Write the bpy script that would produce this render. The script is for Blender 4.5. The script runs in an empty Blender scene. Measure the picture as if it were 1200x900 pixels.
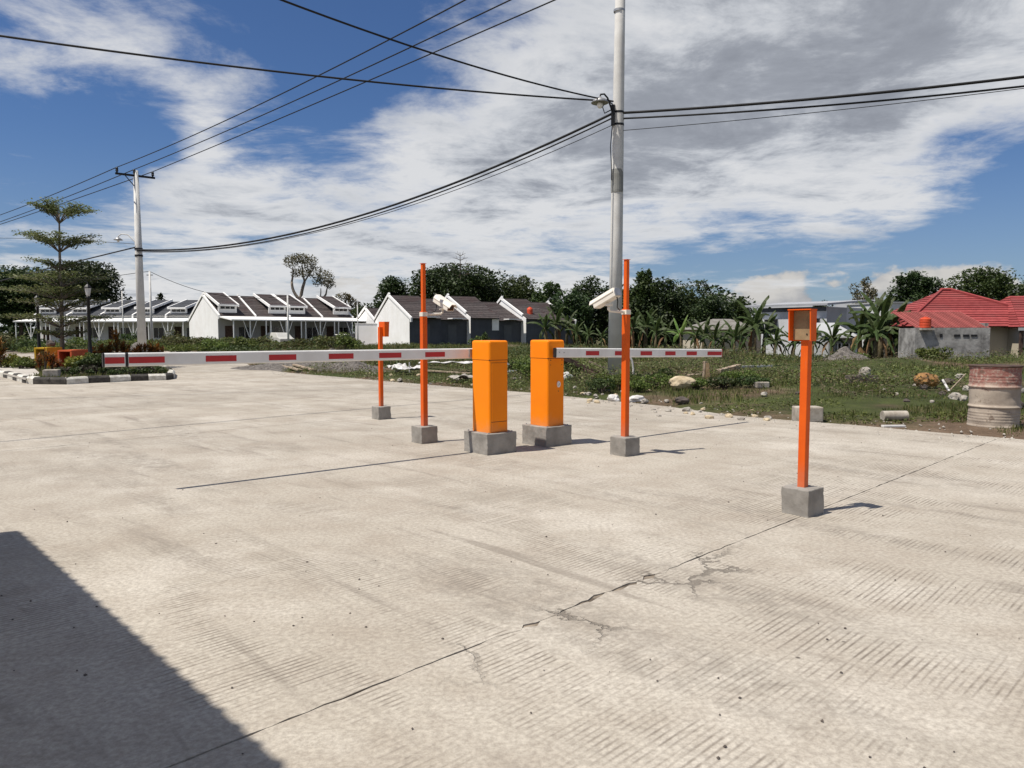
import bpy, bmesh, math, random
import numpy as np
from mathutils import Vector, Matrix, Euler

random.seed(7); rng = np.random.default_rng(7)
R = math.radians
scene = bpy.context.scene
COL = scene.collection

# ------------------------------------------------------------------ camera
CAM_H, FOC, HOR = 1.35, 880.0, 390.0          # metres; pixels of the 1200 x 900 photograph
PITCH = math.atan((450 - HOR) / FOC)
cam = bpy.data.cameras.new('camera'); camo = bpy.data.objects.new('camera', cam); COL.objects.link(camo)
camo.location = (0, 0, CAM_H); camo.rotation_euler = (math.pi / 2 - PITCH, 0, 0)
cam.sensor_width = 36; cam.lens = FOC / 1200 * 36; cam.clip_start = 0.05; cam.clip_end = 9000
scene.camera = camo

# ------------------------------------------------------------------ light
SX, SY = 0.45, 0.20                            # shadow shift per metre of height
sunv = Vector((-SX, -SY, 1)).normalized()      # towards the sun
SUN_EL = math.asin(sunv.z); SUN_AZ = math.atan2(sunv.x, sunv.y)
sun = bpy.data.lights.new('sun', 'SUN'); suno = bpy.data.objects.new('sun', sun); COL.objects.link(suno)
suno.rotation_euler = sunv.to_track_quat('Z', 'Y').to_euler(); suno.location = sunv * 60
sun.energy = 5.0; sun.angle = R(0.55); sun.color = (1.0, 0.94, 0.85)
scene.view_settings.view_transform = 'Standard'; scene.view_settings.look = 'None'
scene.view_settings.exposure = 0.2; scene.view_settings.gamma = 1.0
scene.view_settings.use_curve_mapping = False

def ray(px, py):
    a = (px - 600) / FOC; b = -(py - 450) / FOC
    return Vector((a, math.cos(PITCH) + b * math.sin(PITCH), -math.sin(PITCH) + b * math.cos(PITCH)))
def P(px, py, Y):                              # point of that pixel ray at ground distance Y
    d = ray(px, py); return Vector((0, 0, CAM_H)) + d * (Y / d.y)
def G(px, py, z=0.0):                          # point where that pixel ray meets height z
    d = ray(px, py); return Vector((0, 0, CAM_H)) + d * ((z - CAM_H) / d.z)

# ------------------------------------------------------------------ world: Nishita sky with procedural clouds
world = bpy.data.worlds.new('World'); scene.world = world; world.use_nodes = True
wt = world.node_tree; wt.nodes.clear()
class NT:
    def __init__(s, t): s.t = t
    def n(s, typ, **kw):
        o = s.t.nodes.new(typ)
        for k, v in kw.items():
            if isinstance(v, (int, float, str, bool)) and hasattr(o, k): setattr(o, k, v)
        return o
    def link(s, a, b): s.t.links.new(a, b)
    def val(s, sock, v):
        if isinstance(v, bpy.types.NodeSocket): s.link(v, sock)
        else: sock.default_value = v
    def m(s, op, a, b=0.0, c=None, clamp=False):
        o = s.t.nodes.new('ShaderNodeMath'); o.operation = op; o.use_clamp = clamp
        s.val(o.inputs[0], a); s.val(o.inputs[1], b)
        if c is not None: s.val(o.inputs[2], c)
        return o.outputs[0]
    def vm(s, op, a, b=(0, 0, 0)):
        o = s.t.nodes.new('ShaderNodeVectorMath'); o.operation = op
        s.val(o.inputs[0], a); s.val(o.inputs[1], b)
        return o.outputs['Value'] if op in ('DOT_PRODUCT', 'LENGTH', 'DISTANCE') else o.outputs[0]
    def sep(s, v):
        o = s.t.nodes.new('ShaderNodeSeparateXYZ'); s.link(v, o.inputs[0]); return o.outputs
    def comb(s, x, y, z):
        o = s.t.nodes.new('ShaderNodeCombineXYZ')
        for i, v in enumerate((x, y, z)): s.val(o.inputs[i], v)
        return o.outputs[0]
    def noise(s, vec, scale, detail=4, rough=0.55, dist=0.0, out=0):
        o = s.t.nodes.new('ShaderNodeTexNoise')
        if vec is not None: s.link(vec, o.inputs['Vector'])
        o.inputs['Scale'].default_value = scale; o.inputs['Detail'].default_value = detail
        o.inputs['Roughness'].default_value = rough; o.inputs['Distortion'].default_value = dist
        return o.outputs[out]
    def ramp(s, f, stops, interp='LINEAR'):
        o = s.t.nodes.new('ShaderNodeValToRGB'); cr = o.color_ramp; cr.interpolation = interp
        while len(cr.elements) > 1: cr.elements.remove(cr.elements[-1])
        for i, (p, c) in enumerate(stops):
            e = cr.elements[0] if i == 0 else cr.elements.new(p)
            e.position = p; e.color = tuple(c) + (1,) if len(c) == 3 else c
        s.link(f, o.inputs[0]); return o.outputs[0]
    def mix(s, f, a, b, mode='MIX'):
        o = s.t.nodes.new('ShaderNodeMix'); o.data_type = 'RGBA'; o.blend_type = mode
        s.val(o.inputs['Factor'], f)
        for k, v in ((6, a), (7, b)):
            if isinstance(v, bpy.types.NodeSocket): s.link(v, o.inputs[k])
            else: o.inputs[k].default_value = tuple(v) + (1,) if len(v) == 3 else v
        return o.outputs[2]
    def smooth(s, v, lo, hi):
        o = s.t.nodes.new('ShaderNodeMapRange'); o.interpolation_type = 'SMOOTHSTEP'
        s.link(v, o.inputs[0]); o.inputs[1].default_value = lo; o.inputs[2].default_value = hi
        return o.outputs[0]

def build_sky():
    w = NT(wt)
    out = w.n('ShaderNodeOutputWorld'); bg = w.n('ShaderNodeBackground'); bg.inputs[1].default_value = 0.061
    sky = w.n('ShaderNodeTexSky'); sky.sky_type = 'NISHITA'; sky.sun_disc = False
    sky.sun_elevation = SUN_EL; sky.sun_rotation = SUN_AZ; sky.altitude = 20
    sky.air_density = 1.0; sky.dust_density = 0.25; sky.ozone_density = 3.5
    tc = w.n('ShaderNodeTexCoord'); d = tc.outputs['Generated']
    x, y, z = w.sep(d)
    zz = w.m('ADD', w.m('MAXIMUM', z, 0.0), 0.10)
    pl = w.comb(w.m('DIVIDE', x, zz), w.m('DIVIDE', y, zz), 0.0)     # cloud layer overhead, flattening to the horizon
    n1 = w.noise(w.vm('ADD', pl, (3.1, 1.7, 0.4)), 0.62, 9, 0.60, 0.35)
    n2 = w.noise(w.vm('ADD', pl, (7.0, 2.0, 1.0)), 2.4, 9, 0.66, 0.3)
    n3 = w.noise(w.vm('ADD', pl, (1.0, 9.0, 2.0)), 0.9, 6, 0.55, 0.2)
    dens = w.m('ADD', w.m('MULTIPLY', n1, 0.64), w.m('MULTIPLY', n2, 0.36))
    def blob(px, py, rad, amp):
        nonlocal dens
        c = ray(px, py).normalized()
        dist = w.vm('DISTANCE', d, tuple(c))
        dens = w.m('ADD', dens, w.m('MULTIPLY', w.smooth(dist, rad, rad * 0.15), amp))
    # where the photograph's cloud banks and its blue gaps stand
    blob(40, 190, 0.18, -0.10); blob(310, 60, 0.20, -0.07); blob(430, 40, 0.14, -0.10); blob(440, 225, 0.12, -0.06); blob(180, 230, 0.12, -0.07); blob(520, 235, 0.06, -0.05)
    blob(340, 190, 0.12, -0.07); blob(170, 40, 0.08, 0.03); blob(50, 60, 0.10, 0.02); blob(130, 150, 0.10, -0.05); blob(250, 120, 0.06, 0.02); blob(235, 165, 0.05, 0.05)
    blob(560, 140, 0.20, 0.05); blob(860, 70, 0.34, 0.17); blob(1000, 60, 0.30, 0.10); blob(900, 190, 0.26, 0.08)
    blob(1130, 125, 0.08, -0.12); blob(1170, 30, 0.16, 0.16); blob(1080, 190, 0.16, 0.10); blob(840, 290, 0.15, -0.10); blob(1060, 290, 0.26, -0.15); blob(1190, 290, 0.12, -0.10)
    blob(720, 230, 0.16, 0.06); blob(280, 270, 0.20, 0.07); blob(90, 310, 0.24, 0.09); blob(500, 300, 0.22, 0.09); blob(620, 260, 0.16, 0.05)
    cov = w.smooth(dens, 0.455, 0.61)
    thick = w.smooth(dens, 0.58, 0.80)
    # heaped cumulus low over the horizon
    az = w.m('ARCTAN2', x, y)
    cv = w.comb(w.m('MULTIPLY', az, 7.0), w.m('MULTIPLY', z, 11.0), 0.0)
    c1 = w.noise(w.vm('ADD', cv, (2.3, 0.0, 0.0)), 1.15, 8, 0.55, 0.1)
    c2 = w.noise(w.comb(w.m('MULTIPLY', az, 3.0), 4.0, 0.0), 1.0, 2, 0.5)
    lim = w.m('ADD', w.m('MULTIPLY', z, 3.4), w.m('SUBTRACT', 0.62, w.m('MULTIPLY', c2, 0.62)))
    cum = w.smooth(w.m('SUBTRACT', c1, lim), -0.015, 0.05)
    shade = w.noise(w.vm('ADD', cv, (2.3, 0.35, 0.0)), 1.15, 8, 0.55, 0.1)
    cumc = w.ramp(w.m('ADD', w.m('SUBTRACT', c1, shade), 0.5), [(0.38, (4.6, 4.8, 5.3)), (0.58, (8.6, 8.4, 8.1))])
    skyc = w.mix(1.0, sky.outputs[0], (0.68, 0.86, 1.14), 'MULTIPLY')
    haze = w.smooth(z, 0.26, 0.0)
    skyc = w.mix(w.m('MULTIPLY', haze, 0.30), skyc, (4.6, 5.3, 6.4))
    g = w.m('ADD', w.m('ADD', w.m('MULTIPLY', thick, 0.70), w.m('MULTIPLY', w.m('SUBTRACT', n3, 0.5), 0.9)), w.m('MULTIPLY', w.m('SUBTRACT', n2, 0.5), 0.9))
    clc = w.ramp(g, [(0.0, (10.4, 10.5, 10.7)), (0.28, (8.3, 8.6, 9.1)), (0.60, (5.0, 5.3, 5.9)), (1.0, (3.2, 3.4, 3.9))])
    c = w.mix(cum, skyc, cumc)
    c = w.mix(w.m('MULTIPLY', cov, 0.95), c, clc)
    w.link(c, bg.inputs[0]); w.link(bg.outputs[0], out.inputs[0])
build_sky()

# ------------------------------------------------------------------ materials
MATS = {}
def newmat(name):
    m = bpy.data.materials.new(name); m.use_nodes = True; m.node_tree.nodes.clear()
    t = NT(m.node_tree); o = t.n('ShaderNodeOutputMaterial'); b = t.n('ShaderNodeBsdfPrincipled')
    t.link(b.outputs[0], o.inputs[0]); MATS[name] = m
    return m, t, b, o
def bump(t, b, h, strength=0.3, dist=0.01):
    n = t.n('ShaderNodeBump'); n.inputs['Strength'].default_value = strength; n.inputs['Distance'].default_value = dist
    t.link(h, n.inputs['Height']); t.link(n.outputs[0], b.inputs['Normal'])
def mat(name, c1, c2=None, scale=4.0, rough=0.7, metal=0.0, bmp=0.0, bdist=0.005, detail=5, lo=0.35, hi=0.65, spec=0.3, obj=True, coat=0.0):
    if name in MATS: return MATS[name]
    m, t, b, o = newmat(name)
    b.inputs['Roughness'].default_value = rough; b.inputs['Metallic'].default_value = metal
    b.inputs['Specular IOR Level'].default_value = spec; b.inputs['Coat Weight'].default_value = coat
    tc = t.n('ShaderNodeTexCoord').outputs['Object']
    if c2 is None: c2 = tuple(v * 0.85 for v in c1)
    n = t.noise(tc, scale, detail, 0.6)
    t.link(t.ramp(n, [(lo, c2), (hi, c1)]), b.inputs['Base Color'])
    rr = t.m('ADD', t.m('MULTIPLY', t.noise(tc, scale * 3, 3), 0.25), rough - 0.125, clamp=True)
    t.link(rr, b.inputs['Roughness'])
    if bmp: bump(t, b, t.noise(tc, scale * 6, 6, 0.65), bmp, bdist)
    return m
def dusty(m, zlo, zhi, amt=.5):
    t = NT(m.node_tree); b = next(n for n in t.t.nodes if n.type == 'BSDF_PRINCIPLED'); l = b.inputs['Base Color'].links[0]; src = l.from_socket
    tc = t.n('ShaderNodeTexCoord').outputs['Object']; z = t.sep(tc)[2]
    k = t.m('ADD', z, t.m('MULTIPLY', t.m('SUBTRACT', t.noise(tc, 9, 6, .7), .5), .35))
    f = t.m('MULTIPLY', t.smooth(k, zhi, zlo), amt); sc = t.m('MULTIPLY', t.smooth(t.noise(t.vm('MULTIPLY', tc, (60, 60, 5)), 1.0, 4, .7), .62, .75), .16)
    t.link(t.mix(t.m('MAXIMUM', f, sc), src, (.36, .30, .23)), b.inputs['Base Color'])
def leafmat(name, cols, trans=0.3, rough=0.55):
    if name in MATS: return MATS[name]
    m, t, b, o = newmat(name)
    ge = t.n('ShaderNodeNewGeometry'); r = ge.outputs['Random Per Island']
    oi = t.n('ShaderNodeObjectInfo').outputs['Random']
    c = t.ramp(r, [(i / (len(cols) - 1), q) for i, q in enumerate(cols)])
    hs = t.n('ShaderNodeHueSaturation'); t.link(c, hs.inputs['Color'])
    t.link(t.m('ADD', t.m('MULTIPLY', oi, 0.03), 0.485), hs.inputs['Hue'])
    t.link(t.m('ADD', t.m('MULTIPLY', oi, 0.5), 0.75), hs.inputs['Value'])
    t.link(hs.outputs[0], b.inputs['Base Color']); b.inputs['Roughness'].default_value = rough
    b.inputs['Specular IOR Level'].default_value = 0.25
    tr = t.n('ShaderNodeBsdfTranslucent'); t.link(hs.outputs[0], tr.inputs[0])
    mx = t.n('ShaderNodeMixShader'); mx.inputs[0].default_value = trans
    t.link(b.outputs[0], mx.inputs[1]); t.link(tr.outputs[0], mx.inputs[2]); t.link(mx.outputs[0], o.inputs[0])
    return m

def concrete_road():
    m, t, b, o = newmat('road_concrete')
    tc = t.n('ShaderNodeTexCoord').outputs['Object']
    x, y, z = t.sep(tc)
    s = t.m('MULTIPLY', t.m('SUBTRACT', y, x), 0.70711)
    tt = t.m('MULTIPLY', t.m('ADD', y, x), 0.70711)
    st = t.comb(tt, s, 0.0)
    big = t.noise(tc, 0.35, 5, 0.6); mid = t.noise(tc, 1.7, 6, 0.65); fine = t.noise(tc, 38, 5, 0.75)
    # tined finish: shallow rake grooves along the slab, worn away in patches
    wob = t.m('MULTIPLY', t.noise(t.comb(t.m('MULTIPLY', tt, 0.5), t.m('MULTIPLY', s, 1.0), 0.0), 1.2, 2), 0.06)
    ph = t.m('MULTIPLY', t.m('ADD', s, wob), 2 * math.pi / 0.030)
    g = t.m('POWER', t.m('ADD', t.m('MULTIPLY', t.m('SINE', ph), 0.5), 0.5), 3.6)
    patch = t.noise(t.comb(t.m('MULTIPLY', tt, 1.6), t.m('MULTIPLY', s, 0.55), 0.0), 1.0, 5, 0.65, 0.3)
    gm = t.m('MULTIPLY', g, t.m('ADD', t.m('MULTIPLY', t.smooth(patch, 0.46, 0.64), 1.0), 0.09))
    brk = t.smooth(t.noise(t.comb(t.m('MULTIPLY', tt, 1.8), t.m('MULTIPLY', s, 26.0), 0.0), 1.0, 4), 0.32, 0.56)
    gm = t.m('MULTIPLY', gm, brk)
    col = t.ramp(big, [(0.28, (0.365, 0.325, 0.262)), (0.50, (0.432, 0.392, 0.325)), (0.72, (0.490, 0.450, 0.382))])
    col = t.mix(t.m('MULTIPLY', t.smooth(mid, 0.40, 0.68), 0.42), col, (0.275, 0.225, 0.172))
    streak = t.noise(t.comb(t.m('MULTIPLY', tt, 4.0), t.m('MULTIPLY', s, 0.5), 0.0), 1.0, 6, 0.7, 0.6)
    col = t.mix(t.m('MULTIPLY', t.smooth(streak, 0.54, 0.72), 0.6), col, (0.175, 0.150, 0.122))
    dust = t.noise(t.vm('ADD', tc, (11, 4, 0)), 0.8, 6, 0.65)
    col = t.mix(t.m('MULTIPLY', t.smooth(dust, 0.48, 0.70), 0.65), col, (0.560, 0.520, 0.448))
    col = t.mix(t.m('MULTIPLY', gm, 0.78), col, (0.130, 0.104, 0.078))
    grit = t.smooth(fine, 0.30, 0.72)
    col = t.mix(t.m('MULTIPLY', t.m('SUBTRACT', 1.0, grit), 0.60), col, (0.170, 0.142, 0.115))
    vo = t.n('ShaderNodeTexVoronoi'); t.link(tc, vo.inputs['Vector']); vo.inputs['Scale'].default_value = 5.5
    sp = t.m('MULTIPLY', t.smooth(vo.outputs['Distance'], 0.075, 0.03), t.smooth(t.noise(tc, 2.3, 2), 0.56, 0.64))
    col = t.mix(t.m('MULTIPLY', sp, 0.85), col, (0.055, 0.045, 0.038))
    # oil and tyre stains with edges of their own
    stain = t.smooth(t.noise(t.vm('ADD', tc, (3, 8, 0)), 1.15, 7, 0.72, 0.8), 0.66, 0.74)
    col = t.mix(t.m('MULTIPLY', stain, 0.5), col, (0.105, 0.092, 0.078))
    # hairline cracks
    vc = t.n('ShaderNodeTexVoronoi'); vc.feature = 'DISTANCE_TO_EDGE'; vc.inputs['Scale'].default_value = 1.6
    wv = t.vm('ADD', tc, t.vm('MULTIPLY', t.noise(tc, 1.9, 6, 0.7, out=1), (0.75, 0.75, 0.0)))
    t.link(wv, vc.inputs['Vector'])
    crack = t.m('MULTIPLY', t.smooth(vc.outputs['Distance'], 0.030, 0.010), t.m('MULTIPLY', t.smooth(t.m('ABSOLUTE', t.m('SUBTRACT', s, 2.22)), 0.30, 0.12), t.smooth(t.m('ABSOLUTE', t.m('SUBTRACT', tt, 3.1)), 1.5, 0.7)))
    col = t.mix(t.m('MULTIPLY', crack, 0.6), col, (0.055, 0.045, 0.036))
    # tyre dirt dragged along the lanes, and each slab cast a shade apart
    ty = t.noise(t.comb(t.m('MULTIPLY', tt, 1.3), t.m('MULTIPLY', s, 0.22), 3.0), 1.0, 5, 0.62, 0.5)
    col = t.mix(t.m('MULTIPLY', t.m('MULTIPLY', t.smooth(ty, 0.53, 0.66), t.smooth(t.noise(tc, 9, 5, 0.7), 0.36, 0.60)), 0.45), col, (0.165, 0.143, 0.118))
    oi = t.n('ShaderNodeObjectInfo').outputs['Random']
    hs = t.n('ShaderNodeHueSaturation'); t.link(col, hs.inputs['Color']); t.link(t.m('ADD', t.m('MULTIPLY', oi, 0.12), 1.02), hs.inputs['Value']); hs.inputs['Saturation'].default_value = 0.92
    col = hs.outputs[0]
    t.link(col, b.inputs['Base Color']); b.inputs['Roughness'].default_value = 0.9
    b.inputs['Specular IOR Level'].default_value = 0.2
    h = t.m('ADD', t.m('MULTIPLY', gm, -0.0035), t.m('ADD', t.m('MULTIPLY', fine, 0.003), t.m('MULTIPLY', crack, -0.006)))
    bump(t, b, h, 1.0, 1.0)
    return m
def ground_mat():
    m, t, b, o = newmat('field_soil')
    tc = t.n('ShaderNodeTexCoord').outputs['Object']
    n = t.noise(tc, 0.16, 6, 0.62); n2 = t.noise(tc, 1.3, 6, 0.65); n3 = t.noise(tc, 14, 5, 0.7)
    soil = t.ramp(n2, [(0.3, (0.085, 0.060, 0.040)), (0.55, (0.165, 0.115, 0.080)), (0.75, (0.235, 0.190, 0.142))])
    green = t.ramp(n2, [(0.3, (0.030, 0.042, 0.014)), (0.7, (0.080, 0.098, 0.030))])
    col = t.mix(t.smooth(n, 0.40, 0.52), soil, green)
    col = t.mix(t.m('MULTIPLY', t.smooth(n3, 0.35, 0.65), 0.35), col, (0.045, 0.036, 0.024))
    t.link(col, b.inputs['Base Color']); b.inputs['Roughness'].default_value = 0.95; b.inputs['Specular IOR Level'].default_value = 0.1
    bump(t, b, t.m('ADD', n3, t.m('MULTIPLY', n2, 2.0)), 0.8, 0.05)
    return m
def drum_mat():
    m, t, b, o = newmat('drum_paint')
    tc = t.n('ShaderNodeTexCoord').outputs['Object']; x, y, z = t.sep(tc)
    n = t.noise(tc, 7, 6, 0.7); n2 = t.noise(tc, 26, 5, 0.7); n3 = t.noise(tc, 3.0, 5, 0.6)
    lvl = t.m('ADD', z, t.m('MULTIPLY', t.m('SUBTRACT', n, 0.5), 0.30))
    cream = t.ramp(n3, [(0.3, (0.300, 0.245, 0.195)), (0.6, (0.440, 0.375, 0.300))])
    red = t.ramp(n2, [(0.35, (0.250, 0.080, 0.062)), (0.62, (0.330, 0.200, 0.160))])
    col = t.mix(t.smooth(lvl, 0.53, 0.66), cream, red)
    col = t.mix(t.m('MULTIPLY', t.smooth(n2, 0.54, 0.66), 0.8), col, (0.400, 0.335, 0.275))
    col = t.mix(t.m('MULTIPLY', t.smooth(n, 0.58, 0.68), 0.75), col, (0.105, 0.062, 0.042))
    t.link(col, b.inputs['Base Color']); b.inputs['Roughness'].default_value = 0.8
    bump(t, b, n2, 0.4, 0.01)
    return m
def tile_mat(name, c1, c2, c3, sc=3.0):
    m, t, b, o = newmat(name)
    tc = t.n('ShaderNodeTexCoord').outputs['Object']
    n = t.noise(tc, sc, 5, 0.65); n2 = t.noise(tc, 0.55, 4)
    ge = t.n('ShaderNodeNewGeometry').outputs['Random Per Island']
    col = t.ramp(n, [(0.3, c1), (0.7, c2)])
    col = t.mix(t.m('MULTIPLY', t.smooth(n2, 0.5, 0.6), 0.5), col, c3)
    hs = t.n('ShaderNodeHueSaturation'); t.link(col, hs.inputs['Color']); t.link(t.m('ADD', t.m('MULTIPLY', ge, 0.4), 0.8), hs.inputs['Value'])
    t.link(hs.outputs[0], b.inputs['Base Color']); b.inputs['Roughness'].default_value = 0.75; b.inputs['Specular IOR Level'].default_value = 0.15
    return m

M_ROAD = concrete_road(); M_GROUND = ground_mat(); M_DRUM = drum_mat()
M_JOINT = mat('joint_dirt', (0.270, 0.225, 0.175), (0.085, 0.068, 0.052), 5, 0.95, lo=.4, hi=.6)
M_BLOCK = mat('block_concrete', (0.330, 0.310, 0.280), (0.190, 0.175, 0.155), 5, 0.9, bmp=0.5, bdist=0.006, lo=0.3, hi=0.68)
M_BLOCK2 = mat('old_concrete', (0.480, 0.440, 0.375), (0.270, 0.235, 0.190), 6, 0.9, bmp=0.5, bdist=0.01)
M_CAB = mat('cabinet_orange', (0.900, 0.245, 0.003), (0.840, 0.215, 0.003), 2.5, 0.45, spec=0.18, bmp=0.06, bdist=0.001)
M_POST = mat('post_orange', (0.730, 0.112, 0.008), (0.640, 0.092, 0.008), 5, 0.5, spec=0.2, bmp=0.08, bdist=0.001)
M_BOOM = mat('boom_white', (0.790, 0.780, 0.755), (0.680, 0.660, 0.630), 3, 0.4, spec=0.4)
M_RED = mat('reflector_red', (0.480, 0.022, 0.026), (0.410, 0.020, 0.022), 8, 0.4, spec=0.4)
M_BLACK = mat('black_plastic', (0.020, 0.020, 0.022), (0.012, 0.012, 0.013), 8, 0.5)
M_CREAM = mat('housing_cream', (0.760, 0.710, 0.620), (0.660, 0.610, 0.530), 10, 0.45, spec=0.4)
M_GLASS = mat('dark_glass', (0.030, 0.026, 0.024), (0.018, 0.016, 0.015), 5, 0.15, spec=0.6)
M_STEEL = mat('galvanised_steel', (0.420, 0.425, 0.430), (0.300, 0.300, 0.300), 9, 0.45, metal=0.6)
M_IRON = mat('black_iron', (0.016, 0.016, 0.018), (0.010, 0.010, 0.011), 9, 0.5)
M_WOODP = mat('raw_board', (0.330, 0.235, 0.135), (0.235, 0.160, 0.085), 9, 0.7)
M_WOOD = mat('weathered_wood', (0.400, 0.325, 0.240), (0.200, 0.150, 0.105), 7, 0.85, bmp=0.4, bdist=0.008)
M_DARKW = mat('dark_wood', (0.100, 0.062, 0.048), (0.045, 0.030, 0.024), 7, 0.85, bmp=0.4, bdist=0.01)
M_POLE = mat('pole_concrete', (0.660, 0.650, 0.620), (0.560, 0.545, 0.515), 2.5, 0.85, bmp=0.3, bdist=0.004)
M_CABLE = mat('cable_rubber', (0.014, 0.014, 0.015), (0.010, 0.010, 0.010), 3, 0.6)
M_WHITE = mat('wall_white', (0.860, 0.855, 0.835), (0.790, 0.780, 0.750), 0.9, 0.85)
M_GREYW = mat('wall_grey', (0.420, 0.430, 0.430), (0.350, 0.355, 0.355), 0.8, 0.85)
M_CHARW = mat('wall_charcoal', (0.085, 0.092, 0.104), (0.060, 0.065, 0.074), 0.8, 0.85)
M_CREAMW = mat('wall_cream', (0.560, 0.500, 0.400), (0.480, 0.420, 0.320), 0.8, 0.85)
M_RAW = mat('raw_render', (0.370, 0.360, 0.340), (0.130, 0.125, 0.118), 1.4, 0.95, bmp=0.7, bdist=0.03, detail=9, lo=0.36, hi=0.60)
M_DROOF = tile_mat('roof_dark_tile', (0.042, 0.036, 0.036), (0.085, 0.070, 0.066), (0.060, 0.036, 0.034))
M_SROOF = tile_mat('roof_slate_tile', (0.048, 0.050, 0.056), (0.082, 0.086, 0.094), (0.062, 0.064, 0.072))
M_RROOF = tile_mat('roof_red_tile', (0.215, 0.040, 0.040), (0.300, 0.064, 0.062), (0.240, 0.070, 0.066))
M_RROOF2 = tile_mat('roof_red_sheet', (0.235, 0.062, 0.056), (0.300, 0.088, 0.078), (0.210, 0.066, 0.058))
M_METROOF = mat('roof_metal', (0.430, 0.440, 0.460), (0.350, 0.355, 0.370), 1.2, 0.5, metal=0.3)
M_TANK = mat('tank_orange', (0.640, 0.085, 0.030), (0.540, 0.070, 0.030), 4, 0.45)
M_KW = mat('kerb_white', (0.680, 0.660, 0.600), (0.420, 0.395, 0.340), 9, 0.85, bmp=0.4, bdist=0.01)
M_KB = mat('kerb_black', (0.026, 0.024, 0.022), (0.075, 0.068, 0.060), 9, 0.85, bmp=0.4, bdist=0.01)
M_PAVER = mat('island_paver', (0.480, 0.450, 0.405), (0.370, 0.340, 0.300), 4, 0.9, bmp=0.3)
M_YEL = mat('planter_yellow', (0.620, 0.370, 0.020), (0.500, 0.290, 0.020), 5, 0.75)
M_ORB = mat('planter_orange', (0.680, 0.135, 0.045), (0.560, 0.105, 0.040), 5, 0.75)
M_GRAVEL = mat('gravel_grey', (0.260, 0.235, 0.210), (0.090, 0.080, 0.072), 9, 0.95, bmp=1.0, bdist=0.06, detail=8)
M_ROCK = mat('rubble_stone', (0.440, 0.410, 0.360), (0.230, 0.205, 0.175), 6, 0.95, bmp=0.6, bdist=0.02)
M_ROCKT = mat('tan_stone', (0.560, 0.470, 0.330), (0.390, 0.310, 0.200), 5, 0.95, bmp=0.5, bdist=0.02)
M_ROCKB = mat('brown_stone', (0.370, 0.205, 0.070), (0.200, 0.105, 0.045), 5, 0.95, bmp=0.6, bdist=0.02)
M_ROCKD = mat('dark_stone', (0.130, 0.105, 0.090), (0.060, 0.050, 0.045), 5, 0.95, bmp=0.6, bdist=0.02)
M_SHEET = mat('scrap_sheet', (0.700, 0.690, 0.670), (0.480, 0.460, 0.430), 3, 0.6)
M_BARK = mat('bark', (0.135, 0.110, 0.085), (0.060, 0.048, 0.038), 6, 0.95, bmp=0.6, bdist=0.03)
M_BARKL = mat('bark_pale', (0.240, 0.205, 0.165), (0.120, 0.098, 0.078), 6, 0.95, bmp=0.5, bdist=0.02)
M_STEMB = mat('banana_stem', (0.150, 0.125, 0.065), (0.070, 0.050, 0.028), 5, 0.8)
M_LDARK = leafmat('leaf_dark', [(0.016, 0.028, 0.010), (0.030, 0.050, 0.015), (0.052, 0.076, 0.024)], 0.22)
M_LMID = leafmat('leaf_mid', [(0.024, 0.042, 0.012), (0.048, 0.076, 0.021), (0.085, 0.112, 0.034)], 0.28)
M_LSCRUB = leafmat('leaf_scrub', [(0.085, 0.062, 0.036), (0.130, 0.100, 0.060), (0.070, 0.064, 0.030), (0.175, 0.135, 0.090)], 0.25)
M_LOLIVE = leafmat('leaf_olive', [(0.060, 0.058, 0.026), (0.095, 0.085, 0.040), (0.135, 0.105, 0.058)], 0.3)
M_LBRIGHT = leafmat('leaf_bright', [(0.055, 0.080, 0.018), (0.100, 0.135, 0.030), (0.170, 0.200, 0.055)], 0.35)
M_LWEED = leafmat('leaf_weed', [(0.042, 0.055, 0.017), (0.082, 0.100, 0.027), (0.132, 0.148, 0.045), (0.130, 0.105, 0.052)], 0.3)
M_LTERM = leafmat('leaf_terminalia', [(0.075, 0.100, 0.034), (0.125, 0.155, 0.055), (0.200, 0.220, 0.095)], 0.4)
M_LBAN = leafmat('leaf_banana', [(0.028, 0.048, 0.014), (0.050, 0.076, 0.022), (0.085, 0.108, 0.036)], 0.3, 0.55)
M_LBANY = leafmat('leaf_banana_young', [(0.110, 0.190, 0.045), (0.150, 0.230, 0.060), (0.170, 0.250, 0.070)], 0.35, 0.45)
M_LDEAD = leafmat('leaf_banana_dead', [(0.190, 0.115, 0.055), (0.260, 0.160, 0.080), (0.150, 0.090, 0.045)], 0.2, 0.8)
M_CROTON = leafmat('leaf_croton', [(0.300, 0.085, 0.022), (0.085, 0.075, 0.022), (0.360, 0.140, 0.030), (0.170, 0.062, 0.022), (0.110, 0.100, 0.030)], 0.3)
M_LYEL = leafmat('leaf_yellowgreen', [(0.150, 0.170, 0.025), (0.250, 0.250, 0.040), (0.080, 0.110, 0.025)], 0.3)
M_LPURP = leafmat('leaf_purple', [(0.050, 0.024, 0.030), (0.045, 0.050, 0.024), (0.110, 0.105, 0.070)], 0.2)
M_GRASS = leafmat('grass_green', [(0.062, 0.080, 0.022), (0.105, 0.125, 0.034), (0.155, 0.168, 0.050), (0.205, 0.165, 0.085)], 0.35)
M_GRASSD = leafmat('grass_dry', [(0.150, 0.112, 0.060), (0.080, 0.078, 0.034), (0.225, 0.175, 0.105), (0.095, 0.100, 0.036)], 0.3)

M_HOOD = mat('hood_orange', (0.730, 0.112, 0.008), (0.640, 0.092, 0.008), 5, 0.5, spec=0.2, bmp=0.08, bdist=0.001)
dusty(M_CAB, .20, .40, .20); dusty(M_POST, .16, .45, .25)
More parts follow.
